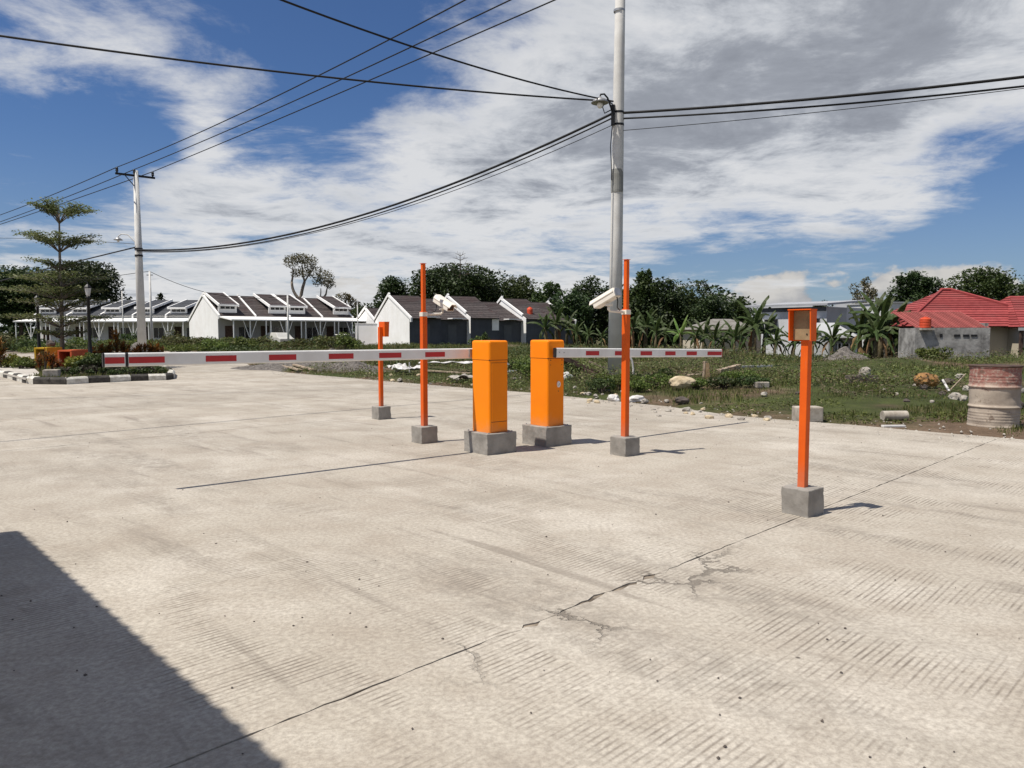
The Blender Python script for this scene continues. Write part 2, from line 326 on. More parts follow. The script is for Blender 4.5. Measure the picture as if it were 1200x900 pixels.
# ------------------------------------------------------------------ mesh helpers
class MB:
    def __init__(s): s.v = []; s.f = []; s.mi = []
    def add(s, v, f, mi=0):
        o = len(s.v); s.v += [tuple(p) for p in v]; s.f += [tuple(i + o for i in q) for q in f]; s.mi += [mi] * len(f)
        return s
    def box(s, c, size, rot=None, mi=0, taper=1.0):
        hx, hy, hz = (q / 2 for q in size); v = []
        for dz in (-1, 1):
            k = taper if dz > 0 else 1.0
            for dx, dy in ((-1, -1), (1, -1), (1, 1), (-1, 1)):
                p = Vector((dx * hx * k, dy * hy * k, dz * hz))
                if rot is not None: p = rot @ p
                v.append(p + Vector(c))
        return s.add(v, [(3, 2, 1, 0), (4, 5, 6, 7), (0, 1, 5, 4), (1, 2, 6, 5), (2, 3, 7, 6), (3, 0, 4, 7)], mi)
    def tube(s, pts, radii, seg=8, mi=0, cap=True):
        pts = [Vector(p) for p in pts]; n = len(pts)
        if not hasattr(radii, '__len__'): radii = [radii] * n
        v = []; f = []; ref = None
        for i, p in enumerate(pts):
            t = (pts[min(i + 1, n - 1)] - pts[max(i - 1, 0)])
            t = t.normalized() if t.length > 1e-9 else Vector((0, 0, 1))
            if ref is None: ref = t.orthogonal().normalized()
            a = ref - t * ref.dot(t)
            a = a.normalized() if a.length > 1e-6 else t.orthogonal().normalized()
            ref = a; b = t.cross(a)
            for k in range(seg):
                q = 2 * math.pi * k / seg
                v.append(p + (a * math.cos(q) + b * math.sin(q)) * radii[i])
        for i in range(n - 1):
            for k in range(seg):
                k2 = (k + 1) % seg
                f.append((i * seg + k, i * seg + k2, (i + 1) * seg + k2, (i + 1) * seg + k))
        if cap:
            f.append(tuple(range(seg - 1, -1, -1))); f.append(tuple((n - 1) * seg + k for k in range(seg)))
        return s.add(v, f, mi)
    def lathe(s, prof, c=(0, 0, 0), seg=24, mi=0):
        v = []; f = []; n = len(prof)
        for r, z in prof:
            for k in range(seg):
                q = 2 * math.pi * k / seg; v.append((c[0] + r * math.cos(q), c[1] + r * math.sin(q), c[2] + z))
        for i in range(n - 1):
            for k in range(seg):
                k2 = (k + 1) % seg; f.append((i * seg + k, i * seg + k2, (i + 1) * seg + k2, (i + 1) * seg + k))
        f.append(tuple(range(seg - 1, -1, -1))); f.append(tuple((n - 1) * seg + k for k in range(seg)))
        return s.add(v, f, mi)
    def prism(s, poly, z0, z1, mi=0):
        n = len(poly); v = [(p[0], p[1], z0) for p in poly] + [(p[0], p[1], z1) for p in poly]
        f = [tuple(range(n - 1, -1, -1)), tuple(range(n, 2 * n))] + [(i, (i + 1) % n, n + (i + 1) % n, n + i) for i in range(n)]
        return s.add(v, f, mi)
    def mesh(s, name, mats, bevel=0.0, seg=2, smooth=False):
        me = bpy.data.meshes.new(name); me.from_pydata(s.v, [], s.f)
        for m in (mats if isinstance(mats, (list, tuple)) else [mats]): me.materials.append(m)
        me.polygons.foreach_set('material_index', s.mi)
        bm = bmesh.new(); bm.from_mesh(me)
        if bevel:
            bmesh.ops.bevel(bm, geom=bm.edges[:], offset=bevel, segments=seg, affect='EDGES', clamp_overlap=True, profile=0.5)
        bmesh.ops.recalc_face_normals(bm, faces=bm.faces[:]); bm.to_mesh(me); bm.free()
        if smooth: me.shade_smooth(); 
        return me
    def build(s, name, mats, parent=None, loc=(0, 0, 0), rotz=0.0, bevel=0.0, seg=2, smooth=False):
        return link(name, s.mesh(name, mats, bevel, seg, smooth), parent, loc, rotz)
def link(name, me, parent=None, loc=(0, 0, 0), rotz=0.0):
    o = bpy.data.objects.new(name, me); COL.objects.link(o); o.location = loc; o.rotation_euler = (0, 0, rotz)
    if parent: o.parent = parent
    return o
def thing(name, label, cat, loc=(0, 0, 0), rotz=0.0, group=None):
    o = link(name, None, None, loc, rotz); o.empty_display_size = 0.2
    return tag(o, label, cat, group)
def tag(o, label=None, cat=None, group=None, kind=None):
    if label: o['label'] = label
    if cat: o['category'] = cat
    if group: o['group'] = group
    if kind: o['kind'] = kind
    return o
def npmesh(name, v, faces_n, mats, nv_per):        # v (N, nv, 3); one polygon of nv corners each
    me = bpy.data.meshes.new(name); N = len(v); tot = N * nv_per
    me.vertices.add(tot); me.vertices.foreach_set('co', v.reshape(-1).astype(np.float32))
    me.loops.add(tot); me.loops.foreach_set('vertex_index', np.arange(tot, dtype=np.int32))
    me.polygons.add(N); me.polygons.foreach_set('loop_start', np.arange(0, tot, nv_per, dtype=np.int32))
    me.polygons.foreach_set('loop_total', np.full(N, nv_per, dtype=np.int32))
    for m in (mats if isinstance(mats, (list, tuple)) else [mats]): me.materials.append(m)
    me.update(calc_edges=True); return me
def unit(a): return a / np.maximum(np.linalg.norm(a, axis=-1, keepdims=True), 1e-9)
def leaves(centers, size, aspect=0.55, flat=0.0, r=None):
    """rhombic leaf faces at the given centres, randomly turned; flat pulls the normals upright"""
    r = r or rng; N = len(centers); nrm = r.normal(size=(N, 3)); nrm[:, 2] = np.abs(nrm[:, 2]) + flat * 2.5
    nrm = unit(nrm); a = unit(np.cross(nrm, r.normal(size=(N, 3)))); b = np.cross(nrm, a)
    L = (size * r.uniform(0.6, 1.3, N))[:, None]; W = L * aspect
    return np.stack([centers - a * L * .5, centers + b * W * .5, centers + a * L * .5, centers - b * W * .5], 1)
def blobpts(c, rad, n, r=None, shell=0.55):
    r = r or rng; d = unit(r.normal(size=(n, 3))); k = r.uniform(0, 1, n) ** (1 / 3.0); k = shell + (1 - shell) * k
    return np.array(c) + d * np.array(rad) * (k * r.uniform(0.75, 1.05, n))[:, None]

# ------------------------------------------------------------------ layout axes: booms run along U, traffic along V
TH = R(39.5); U = Vector((math.cos(TH), math.sin(TH), 0)); V = Vector((math.sin(TH), -math.cos(TH), 0))

# ------------------------------------------------------------------ road, slabs
edge_px = [(1500, 545), (1200, 515), (1100, 507), (1000, 498), (930, 493), (860, 487), (780, 476), (690, 467), (620, 460), (550, 455),
           (480, 449), (400, 442), (340, 437), (300, 432), (285, 424), (262, 417)]
road_poly = [(60, -16), (60, -6)] + [(11.5, 4.5)] + [tuple(G(*p).xy) for p in edge_px[1:]] + [(-24, 56), (-90, 62), (-90, -16)]
def clip(poly, a, b, c):                        # keep a x + b y <= c
    out = []
    for i in range(len(poly)):
        p, q = poly[i], poly[(i + 1) % len(poly)]
        dp = a * p[0] + b * p[1] - c; dq = a * q[0] + b * q[1] - c
        if dp <= 0: out.append(p)
        if (dp < 0 < dq) or (dq < 0 < dp):
            k = dp / (dp - dq); out.append((p[0] + (q[0] - p[0]) * k, p[1] + (q[1] - p[1]) * k))
    return out
def area(p): return 0.5 * sum(p[i][0] * p[(i + 1) % len(p)][1] - p[(i + 1) % len(p)][0] * p[i][1] for i in range(len(p)))
def resample(poly, near=0.07):
    out = []
    for i in range(len(poly)):
        p, q = Vector(poly[i]), Vector(poly[(i + 1) % len(poly)]); L = (q - p).length
        out.append(p)
        m = (p + q) / 2
        n = int(L / (near if L < 40 else 1.0))
        for k in range(1, min(n, 220)):
            out.append(p.lerp(q, k / min(n, 220)))
    res = []
    for p in out:
        d = p.length
        j = 0.0034 if d < 14 else 0.0
        k = 1.0
        if abs((p.y - p.x) * .7071 - 2.35) < 0.05 and 2.2 < (p.x + p.y) * .7071 < 3.6: k = 4.5     # crumbled stretch of the joint
        res.append((p.x + random.gauss(0, j * k), p.y + random.gauss(0, j * k)))
    return res
road = MB().prism(road_poly, -0.05, -0.006).build('road', M_JOINT); tag(road, kind='structure')
s2 = math.sqrt(0.5); gap = 0.0029
SJ = [2.35 + 3.9 * k for k in range(-9, 15)]; TJ = [-60, -43, -31, -15, -3.1, 12.3, 24, 36, 48, 60]
for a, b in zip(SJ[:-1], SJ[1:]):
    for c, d in zip(TJ[:-1], TJ[1:]):
        p = clip(road_poly, -s2, s2, b - gap); p = clip(p, s2, -s2, -(a + gap)) if p else p
        p = clip(p, s2, s2, d - gap * .6) if p else p; p = clip(p, -s2, -s2, -(c + gap * .6)) if p else p
        if len(p) < 3 or abs(area(p)) < 0.3: continue
        cx = sum(q[0] for q in p) / len(p); cy = sum(q[1] for q in p) / len(p)
        if min(math.hypot(*q) for q in p) < 22 and cy > -14: p = resample(p)
        MB().prism(p, -0.0055, 0.0 + random.uniform(-.0015, .0015)).build('concrete_slab', M_ROAD, road)

# ------------------------------------------------------------------ ground sheet
def vnoise(x, y, s, seed):
    r2 = np.random.default_rng(seed); T = r2.uniform(-1, 1, (64, 64)); x = x / s; y = y / s
    xi = np.floor(x).astype(int); yi = np.floor(y).astype(int); fx = x - xi; fy = y - yi
    fx = fx * fx * (3 - 2 * fx); fy = fy * fy * (3 - 2 * fy)
    g = lambda i, j: T[i % 64, j % 64]
    return (g(xi, yi) * (1 - fx) + g(xi + 1, yi) * fx) * (1 - fy) + (g(xi, yi + 1) * (1 - fx) + g(xi + 1, yi + 1) * fx) * fy
RP = np.array(road_poly)
def road_sd(x, y):                              # distance outside the road (negative inside)
    x = np.asarray(x, float); y = np.asarray(y, float); dmin = np.full(x.shape, 1e9); ins = np.zeros(x.shape, bool)
    for i in range(len(RP)):
        (ax, ay), (bx, by) = RP[i], RP[(i + 1) % len(RP)]
        dx, dy = bx - ax, by - ay; t = np.clip(((x - ax) * dx + (y - ay) * dy) / (dx * dx + dy * dy + 1e-12), 0, 1)
        dmin = np.minimum(dmin, np.hypot(x - ax - t * dx, y - ay - t * dy))
        c = ((ay > y) != (by > y)); xx = (bx - ax) * (y - ay) / (by - ay + 1e-12) + ax; ins ^= c & (x < xx)
    return np.where(ins, -dmin, dmin)
def sstep(a, b, x): t = np.clip((x - a) / (b - a), 0, 1); return t * t * (3 - 2 * t)
def hgt(x, y):
    x = np.asarray(x, float); y = np.asarray(y, float); d = road_sd(x, y)
    h = 0.17 * vnoise(x, y, 3.1, 1) + 0.06 * vnoise(x, y, 0.9, 2) + 0.20 * vnoise(x, y, 9, 3)
    berm = 0.40 * sstep(5, 12, d) * (1 - sstep(16, 30, d)) * sstep(2, 9, x)
    drop = -0.9 * sstep(24, 42, y) * sstep(4, 16, x)
    h = h * sstep(0.3, 5, d) + berm + drop + 0.015
    return np.where(d < 0.12, -0.10, np.where(d < 0.5, -0.10 + (h + 0.10) * sstep(0.1, 0.5, d), h))
def hz(x, y): return float(hgt(np.array([x]), np.array([y]))[0])
def axis(lo, hi, dense_lo, dense_hi, step, far):
    a = list(np.arange(dense_lo, dense_hi, step)); k = step; p = dense_hi
    while p < hi: a.append(p); k *= 1.25; p += k
    a.append(hi); k = step; p = dense_lo - k
    while p > lo: a.insert(0, p); k *= 1.25; p -= k
    a.insert(0, lo); return np.array(a)
gx = axis(-4000, 4000, -30, 34, 0.4, 0); gy = axis(-4000, 5000, 4, 60, 0.4, 0)
XX, YY = np.meshgrid(gx, gy); ZZ = hgt(XX, YY)
nx, ny = len(gx), len(gy)
vv = np.stack([XX, YY, ZZ], -1).reshape(-1, 3)
idx = np.arange(nx * ny).reshape(ny, nx); q = np.stack([idx[:-1, :-1], idx[:-1, 1:], idx[1:, 1:], idx[1:, :-1]], -1).reshape(-1, 4)
me = bpy.data.meshes.new('ground'); me.from_pydata(vv.tolist(), [], q.tolist()); me.materials.append(M_GROUND); me.shade_smooth()
tag(link('ground', me), kind='structure')

def rock(name, label, cat, loc, size, m, seed, rotz=0.0, parent=None, group=None, sub=3, rough=0.18):
    bm = bmesh.new(); bmesh.ops.create_icosphere(bm, subdivisions=sub, radius=0.5)
    r2 = random.Random(seed); ph = [Vector((r2.uniform(-9, 9), r2.uniform(-9, 9), r2.uniform(-9, 9))) for _ in range(3)]
    from mathutils import noise as mn
    for v in bm.verts:
        n = mn.noise(v.co * 2.2 + ph[0]) * rough * 1.6 + mn.noise(v.co * 6 + ph[1]) * rough * .6
        v.co *= 1 + n
        v.co.z = max(v.co.z, -0.32); v.co = Vector((v.co.x * size[0], v.co.y * size[1], (v.co.z + 0.32) * size[2]))
    me = bpy.data.meshes.new(name); bm.to_mesh(me); bm.free(); me.materials.append(m)
    o = link(name, me, parent, loc, rotz)
    if label: tag(o, label, cat, group)
    return o

# ------------------------------------------------------------------ barrier gates (cabinet on a concrete base, striped boom)
def rbox(size, z0, bev, seg=3):
    bm = bmesh.new(); bmesh.ops.create_cube(bm, size=1.0)
    for v in bm.verts: v.co = Vector((v.co.x * size[0], v.co.y * size[1], (v.co.z + .5) * size[2] + z0))
    return bm
def cast_block(name, sx, sy, sz, parent, seed, sink=0.02):
    """cast concrete block with worn arrises and a slightly uneven face"""
    from mathutils import noise as mn
    bm = rbox((sx, sy, sz + sink), -sink, 0)
    bmesh.ops.bevel(bm, geom=bm.edges[:], offset=0.008, segments=2, affect='EDGES', profile=0.5)
    bmesh.ops.subdivide_edges(bm, edges=[e for e in bm.edges if e.calc_length() > .05], cuts=9, use_grid_fill=True)
    for v in bm.verts:
        k = mn.noise(v.co * 9 + Vector((seed, 0, 0))) * 0.004 + mn.noise(v.co * 32 + Vector((0, seed, 0))) * 0.0022
        edge = sum(1 for a, b in ((abs(v.co.x), sx / 2), (abs(v.co.y), sy / 2), (sz - v.co.z, 0)) if abs(a - b) < .016)
        n = v.co.normalized(); v.co += n * k * (2.6 if edge > 1 else 1.0)
    me = bpy.data.meshes.new(name); bm.to_mesh(me); bm.free(); me.materials.append(M_BLOCK)
    return link(name, me, parent)

def barrier_gate(label, corner, flip, tip, stripes, joint_px=None):
    if flip: c = corner + U * .21 - V * .22
    else: c = corner + U * .21 - V * .22
    rz = TH + (math.pi if flip else 0.0)
    t = thing('barrier_gate', label, 'barrier gate', (c.x, c.y, 0), rz, None)
    BH = .235; CX, CY, CH = .275, .335, 1.03; CAPH = .215
    cast_block('concrete_base', .42, .44, BH, t, 3.0 if flip else 8.0)
    # body: one rounded upright box; the cap overlaps it by a hair so the seam shows
    bm = rbox((CX - .006, CY - .006, CH - CAPH - .006), BH, 0)
    bmesh.ops.bevel(bm, geom=[e for e in bm.edges if abs(e.verts[0].co.z - e.verts[1].co.z) > .1], offset=.026, segments=4, affect='EDGES', profile=0.5)
    me = bpy.data.meshes.new('cabinet_body'); bm.to_mesh(me); bm.free(); me.materials.append(M_CAB); body = link('cabinet_body', me, t)
    bm = rbox((CX, CY, CAPH), BH + CH - CAPH, 0)
    top = BH + CH - .001
    bmesh.ops.bevel(bm, geom=[e for e in bm.edges if abs(e.verts[0].co.z - e.verts[1].co.z) > .1 or min(e.verts[0].co.z, e.verts[1].co.z) > top - .01],
                    offset=.028, segments=4, affect='EDGES', profile=0.5)
    me = bpy.data.meshes.new('cabinet_cap'); bm.to_mesh(me); bm.free(); me.materials.append(M_CAB); capo = link('cabinet_cap', me, t)
    MB().box((0, 0, BH + CH - CAPH - .0025), (CX - .012, CY - .012, .012)).build('seam_shade_strip', M_BLACK, t)  # black strip standing in for the shaded gap under the cap
    for sx in (-1, 1):
        for sy in (-1, 1):
            MB().tube([(sx * .165, sy * .19, BH - .004), (sx * .165, sy * .19, BH + .012)], .009, 8).build('anchor_bolt', M_STEEL, t)
    # service door on the +y side, kick panel seam below it
    for nm, z0, z1 in (('service_door', BH + .125, BH + CH - CAPH - .035), ('kick_panel', BH + .012, BH + .119)):
        dn = MB().box((0, CY / 2 - .0010, (z0 + z1) / 2), (CX - .058, .008, z1 - z0)).build(nm, M_CAB, t, bevel=.0015)
        MB().box((0, CY / 2 - .0030, (z0 + z1) / 2), (CX - .052, .003, z1 - z0 + .006)).build('door_shade_rim', M_BLACK, dn)  # thin black rim, painted shade of the gap round the panel
    # lock cover and screws on the -y side
    lk = MB().tube([(.035, -CY / 2 + .001, BH + .50), (.035, -CY / 2 - .010, BH + .50)], [.027, .024], 16)
    for i, p in enumerate(lk.v): lk.v[i] = (p[0], p[1], BH + .50 + (p[2] - BH - .50) * 1.45)
    lko = lk.build('lock_cover', M_BOOM, t)
    MB().box((.033, -CY / 2 - .012, BH + .497), (.010, .004, .030), Matrix.Rotation(R(25), 3, 'Y')).build('lock_tab', M_STEEL, lko)
    for sx in (-.095, -.088, .088, .095):
        for zz in (.790, .735):
            if sx in (-.095, .088) or zz == .790:
                MB().tube([(sx, -CY / 2 + .004, BH + zz), (sx, -CY / 2 + .0005, BH + zz)], .005, 8).build('screw', M_BLACK, t)
    MB().tube([(.035, -CY / 2 + .004, BH + .418), (.035, -CY / 2 + .0005, BH + .418)], .006, 8).build('screw', M_BLACK, t)
    # spindle and clamp
    ZB = 1.115; yb = -CY / 2 - .045
    MB().tube([(0.02, -CY / 2 + .004, ZB), (0.02, yb + .02, ZB)], [.036, .036], 18).build('spindle', M_STEEL, t)
    MB().box((.055, yb + .030, ZB), (.19, .008, .10)).build('clamp_plate', M_STEEL, t, bevel=.002)
    # boom
    Mw = Matrix.Translation((c.x, c.y, 0)) @ Matrix.Rotation(rz, 4, 'Z'); Mi = Mw.inverted()
    a = Vector((-.075, yb, ZB)); e = Mi @ tip
    d = e - a; L = d.length; yaw = math.atan2(d.y, d.x); pit = -math.asin(d.z / L)
    H, W = .115, .046
    sec = []
    for sx, sz, q0 in ((1, 1, 0), (-1, 1, 90), (-1, -1, 180), (1, -1, 270)):
        for q in (0, 30, 60, 90):
            r_ = .014; sec.append((sx * (W / 2 - r_) + r_ * math.cos(R(q0 + q)), sz * (H / 2 - r_) + r_ * math.sin(R(q0 + q))))
    def beam(x0, x1, k=1.0):
        n = len(sec); v = [(x0, y * k, z * k) for y, z in sec] + [(x1, y * k, z * k) for y, z in sec]
        return MB().add(v, [tuple(range(n)), tuple(range(2 * n - 1, n - 1, -1))] + [(i, n + i, n + (i + 1) % n, (i + 1) % n) for i in range(n)])
    def t_of(px):
        r0 = ray(px, 415); k = r0.x / r0.y; A = Mw @ a; E = tip
        return (k * A.y - A.x) / ((E.x - A.x) - k * (E.y - A.y)) * L
    bo = beam(.012, L - .012).build('boom', M_BOOM, t)
    bo.location = a; bo.rotation_euler = Euler((0, pit, yaw))
    beam(0, .0125, 1.01).build('end_cap', M_BLACK, bo); beam(L - .0125, L, 1.01).build('end_cap', M_BLACK if flip else M_RED, bo)
    for p0, p1 in stripes:
        q0, q1 = sorted((t_of(p0), t_of(p1))); q1 = min(q1, L - .014)
        for sd in (-1, 1):
            MB().box(((q0 + q1) / 2, sd * (W / 2 + .0004), -.004), (q1 - q0, .0022, .054)).build('reflective_stripe', M_RED, bo)
    if joint_px:
        q0, q1 = sorted((t_of(joint_px[0]), t_of(joint_px[1]))); beam(q0, q1, 1.035).build('joint_band', M_BLACK, bo)
    else:
        for xx in (.06, .135):
            MB().tube([(xx, -W / 2 + .002, .004), (xx, -W / 2 - .004, .004)], .008, 8).build('bolt', M_STEEL, bo)
    return t
tipL = P(120, 422, 6.22); tipR = P(845, 413.8, 11.1)
barrier_gate('orange barrier gate cabinet whose striped boom points at the kerbed plant bed', G(571, 534), True, tipL,
             [(121, 145), (150, 192), (240, 276), (314, 346), (384, 413), (443, 469), (497, 520)], (146, 149.5))
barrier_gate('orange barrier gate cabinet with white lock cover, boom pointing at the rubble field', G(640, 524.5), False, tipR,
             [(685, 700.5), (719, 731), (749, 762.5), (778, 790), (803, 815), (827.5, 844)])

# ------------------------------------------------------------------ card reader posts
def reader_post(label, corner, flip):
    c = corner + U * .11 - V * .11
    if flip: c = corner + U * .115 - V * .10
    t = thing('card_reader_post', label, 'reader post', (c.x, c.y, 0), TH + (math.pi if flip else 0))
    cast_block('concrete_base', .22, .22, .20, t, 21.0 if flip else 14.0)
    MB().box((0, 0, .20 + .62 - .01), (.058, .058, 1.24 + .02)).build('post', M_POST, t, bevel=.004)
    # hood: back plate, two tapered cheeks, sloped top, board inside
    h = link('reader_hood', None, t, (-.034, 0, 1.29)); h.empty_display_size = .05
    W, Hh = .178, .225
    def cheek(y0, y1):
        prof = [(0, 0), (-.066, 0), (-.076, Hh), (0, Hh)]
        v = [(p[0], y0, p[1]) for p in prof] + [(p[0], y1, p[1]) for p in prof]
        return MB().add(v, [(0, 1, 2, 3), (7, 6, 5, 4)] + [(i, 4 + i, 4 + (i + 1) % 4, (i + 1) % 4) for i in range(4)])
    hd = MB(); hd.box((.004, 0, Hh / 2), (.008, W, Hh))
    hd.box((-.037, 0, Hh + .004), (.088, W + .006, .008))
    hm = hd.build('hood_back', M_HOOD, t, (-.034, 0, 1.29)); bpy.data.objects.remove(h)
    for y0, y1 in ((-W / 2, -W / 2 + .010), (W / 2 - .010, W / 2)):
        cheek(y0, y1).build('hood_cheek', M_HOOD, t, (-.034, 0, 1.29), bevel=.0015)
    MB().box((-.010, 0, Hh / 2 + .002), (.012, W - .024, Hh - .012)).build('mounting_board', M_WOODP, t, (-.034, 0, 1.29))
    MB().tube([(-.0165, -.030, .05), (-.020, -.030, .05)], .006, 8).build('cable_hole', M_BLACK, t, (-.034, 0, 1.29))
    MB().box((.020, 0, .12), (.025, .05, .06)).build('bracket', M_HOOD, t, (-.034, 0, 1.29))
    MB().tube([(-.02, W / 2 - .004, .17), (-.02, W / 2 + .012, .17)], .010, 8).build('side_bolt', M_HOOD, t, (-.034, 0, 1.29))
    return t
reader_post('orange card reader post with open hood facing the cabinets', G(947, 607), False)
reader_post('orange card reader post behind the boom, hood turned away, before the white gable', G(443, 492), True)

# ------------------------------------------------------------------ camera posts
def camera_post(label, corner, flip, ztop):
    c = corner + U * .12 - V * .12
    t = thing('camera_post', label, 'camera post', (c.x, c.y, 0), TH + (math.pi if flip else 0))
    cast_block('concrete_base', .235, .235, .205, t, 31.0 if flip else 44.0)
    z1 = 1.61
    MB().box((0, 0, (.195 + z1) / 2), (.066, .066, z1 - .195)).build('lower_tube', M_POST, t, bevel=.004)
    MB().box((0, 0, (z1 + ztop) / 2), (.044, .044, ztop - z1)).build('upper_tube', M_POST, t, bevel=.003)
    MB().box((0, 0, ztop + .002), (.062, .062, .004)).build('top_plate', M_POST, t)
    MB().box((-.001, 0, 1.575), (.074, .074, .05)).build('clamp_band', M_CREAM, t, bevel=.002)
    MB().tube([(-.03, 0, 1.575), (-.25, .005, 1.585), (-.275, .005, 1.60), (-.275, .005, 1.64)], [.016, .014, .014, .013], 10).build('bracket_arm', M_CREAM, t, smooth=True)
    MB().box((-.275, .0, 1.648), (.05, .07, .024)).build('swivel', M_CREAM, t, bevel=.006)
    hs = link('housing_mount', None, t); bpy.data.objects.remove(hs)
    # housing along +y (viewing direction), nose down
    L, W, H = .335, .102, .095
    prof = [(-W / 2, 0), (W / 2, 0), (W / 2, H * .62), (W * .30, H), (-W * .30, H), (-W / 2, H * .62)]
    def pr(p, y0, y1, k=1.0, dz=0):
        n = len(p); v = [(x * k, y0, z * k + dz) for x, z in p] + [(x * k, y1, z * k + dz) for x, z in p]
        return MB().add(v, [tuple(range(n)), tuple(range(2 * n - 1, n - 1, -1))] + [(i, n + i, n + (i + 1) % n, (i + 1) % n) for i in range(n)])
    hm = pr(prof, -L / 2, L / 2).build('camera_housing', M_CREAM, t, bevel=.006)
    hm.location = (-.275, .02, 1.675); hm.rotation_euler = (R(-22), 0, 0)
    top = [(-W / 2 - .006, H * .58), (-W / 2 - .006, H * .66), (-W * .31, H + .008), (W * .31, H + .008), (W / 2 + .006, H * .66), (W / 2 + .006, H * .58),
           (W / 2 + .001, H * .58), (W / 2 + .001, H * .64), (W * .295, H + .002), (-W * .295, H + .002), (-W / 2 - .001, H * .64), (-W / 2 - .001, H * .58)]
    pr(top, -L / 2 + .01, L / 2 + .045).build('sun_shield', M_CREAM, hm)
    pr([(x * .80, z * .80 + .010) for x, z in prof], L / 2 - .002, L / 2 + .003).build('front_glass', M_GLASS, hm)
    MB().tube([(0, L / 2 - .01, H * .48), (0, L / 2 + .006, H * .48)], .022, 14).build('lens', M_BLACK, hm)
    pr([(x * .9, z * .9 + .005) for x, z in prof], -L / 2 - .012, -L / 2 + .001).build('rear_plate', M_STEEL, hm)
    MB().tube([(0, -L / 2 + .02, .004), (.0, -L / 2 + .03, -.05), (.05, -L / 2 + .10, -.085), (.16, -L / 2 + .17, -.085)], .006, 8).build('cable', M_BLACK, hm, smooth=True)
    return t
camera_post('orange telescopic camera post beside the tall concrete utility pole, camera looking into the field', G(733, 535.7), False, 2.145)
camera_post('orange telescopic camera post behind the boom, cream camera over the charcoal roofs', G(494, 520.5), True, 2.19)

# ------------------------------------------------------------------ utility poles and cables
P1 = Vector((2.87, 21.0, 0)); P1.z = hz(P1.x, P1.y) - .05
t = thing('utility_pole', 'tall round concrete utility pole with disc lamp, standing in weeds beside the camera post', 'utility pole', P1)
MB().tube([(0, 0, 0), (0.02, 0, 4), (.05, 0, 9), (.08, 0, 13)], [.195, .172, .145, .120], 24).build('shaft', M_POLE, t, smooth=True)
for z in (10.05, 7.35, 7.02): MB().tube([(.04, 0, z - .03), (.04, 0, z + .03)], [.165 - z * .001, .165 - z * .001], 20).build('steel_band', M_STEEL if z > 9 else M_IRON, t)
z0 = 5.2
MB().tube([(.02, -.015, z0), (.02, -.015, z0 + .06), (.02, -.015, z0 + .50), (.02, -.015, z0 + .62)], [.165, .170, .169, .155], 20).build('grey_wrap', mat('wrap_grey', (.27, .27, .255), (.20, .20, .185), 3, .9), t)
la = MB().tube([(-.10, -.10, 7.22), (-.20, -.22, 7.45), (-.30, -.34, 7.64), (-.40, -.42, 7.72), (-.50, -.46, 7.70), (-.52, -.46, 7.63)], .024, 8).build('lamp_arm', M_IRON, t, smooth=True)
MB().lathe([(.03, .10), (.06, .06), (.16, .02), (.24, -.07), (.23, -.08), (.10, -.045), (.02, -.04)], (-.52, -.46, 7.55), 22).build('lamp_shade', M_STEEL, la, smooth=True)
MB().lathe([(.02, -.03), (.075, -.07), (.085, -.12), (.055, -.18), (.01, -.20)], (-.52, -.46, 7.53), 14).build('bulb', M_BOOM, la, smooth=True)
MB().box((-.13, -.14, 7.25), (.09, .09, .55)).build('cable_bracket', M_IRON, t, bevel=.01)
MB().tube([(-.14, -.14, 7.0), (-.19, -.16, 6.4), (-.16, -.16, 5.9), (-.15, -.16, 5.5)], .012, 6).build('drop_cable', M_CABLE, t, smooth=True)
MB().tube([(-.16, -.12, 7.4), (-.36, -.2, 7.28), (-.42, -.2, 7.45), (-.3, -.2, 7.62), (-.14, -.12, 7.55)], .016, 6).build('cable_loop', M_CABLE, t, smooth=True)
MB().tube([(.135, -.09, 5.3), (.135, -.10, 3.0), (.14, -.115, .3)], .012, 8).build('conduit', M_POLE, t)

P2 = Vector((-16.72, 34.0, 0)); P2.z = hz(P2.x, P2.y) - .3
t = thing('utility_pole', 'slim concrete utility pole with crossarm and three insulators behind the plant bed', 'utility pole', P2)
MB().tube([(0, 0, 0), (-.02, 0, 5), (-.03, 0, 8.95)], [.20, .155, .105], 20).build('shaft', M_POLE, t, smooth=True)
armd = U
zc = 8.72
ca = MB().box((-.03, -.05, zc), (1.62, .075, .085), Matrix.Rotation(TH, 3, 'Z')).build('crossarm', M_IRON, t)
ARM = []
for k in (-.74, -.04, .72):
    b = Vector((-.03, -.05, zc + .04)) + armd * k
    MB().lathe([(.035, 0), (.035, .05), (.062, .06), (.062, .10), (.04, .11), (.058, .14), (.058, .18), (.03, .24)], b, 12).build('insulator', M_IRON, ca, smooth=True)
    ARM.append(P2 + b + Vector((0, 0, .23)))
MB().tube([(-.03, -.06, zc - .52), Vector((-.03, -.06, zc - .03)) - armd * .42], .022, 6).build('arm_brace', M_IRON, t)
la = MB().tube([(-.10, 0, 5.55), (-.18, 0, 5.82), (-.45, -.05, 6.12), (-.72, -.08, 6.16), (-.86, -.1, 6.05), (-.87, -.1, 5.98)], .024, 8).build('lamp_arm', M_POLE, t, smooth=True)
MB().lathe([(.03, .07), (.08, .04), (.20, -.05), (.19, -.06), (.05, -.03)], (-.87, -.1, 5.94), 18).build('lamp_shade', M_STEEL, la, smooth=True)
MB().lathe([(.02, -.03), (.06, -.06), (.05, -.13), (.01, -.15)], (-.87, -.1, 5.94), 12).build('bulb', M_BOOM, la, smooth=True)
for z in (5.5, 5.2): MB().tube([(-.02, 0, z - .04), (-.02, 0, z + .04)], .172, 16).build('steel_band', M_IRON, t)

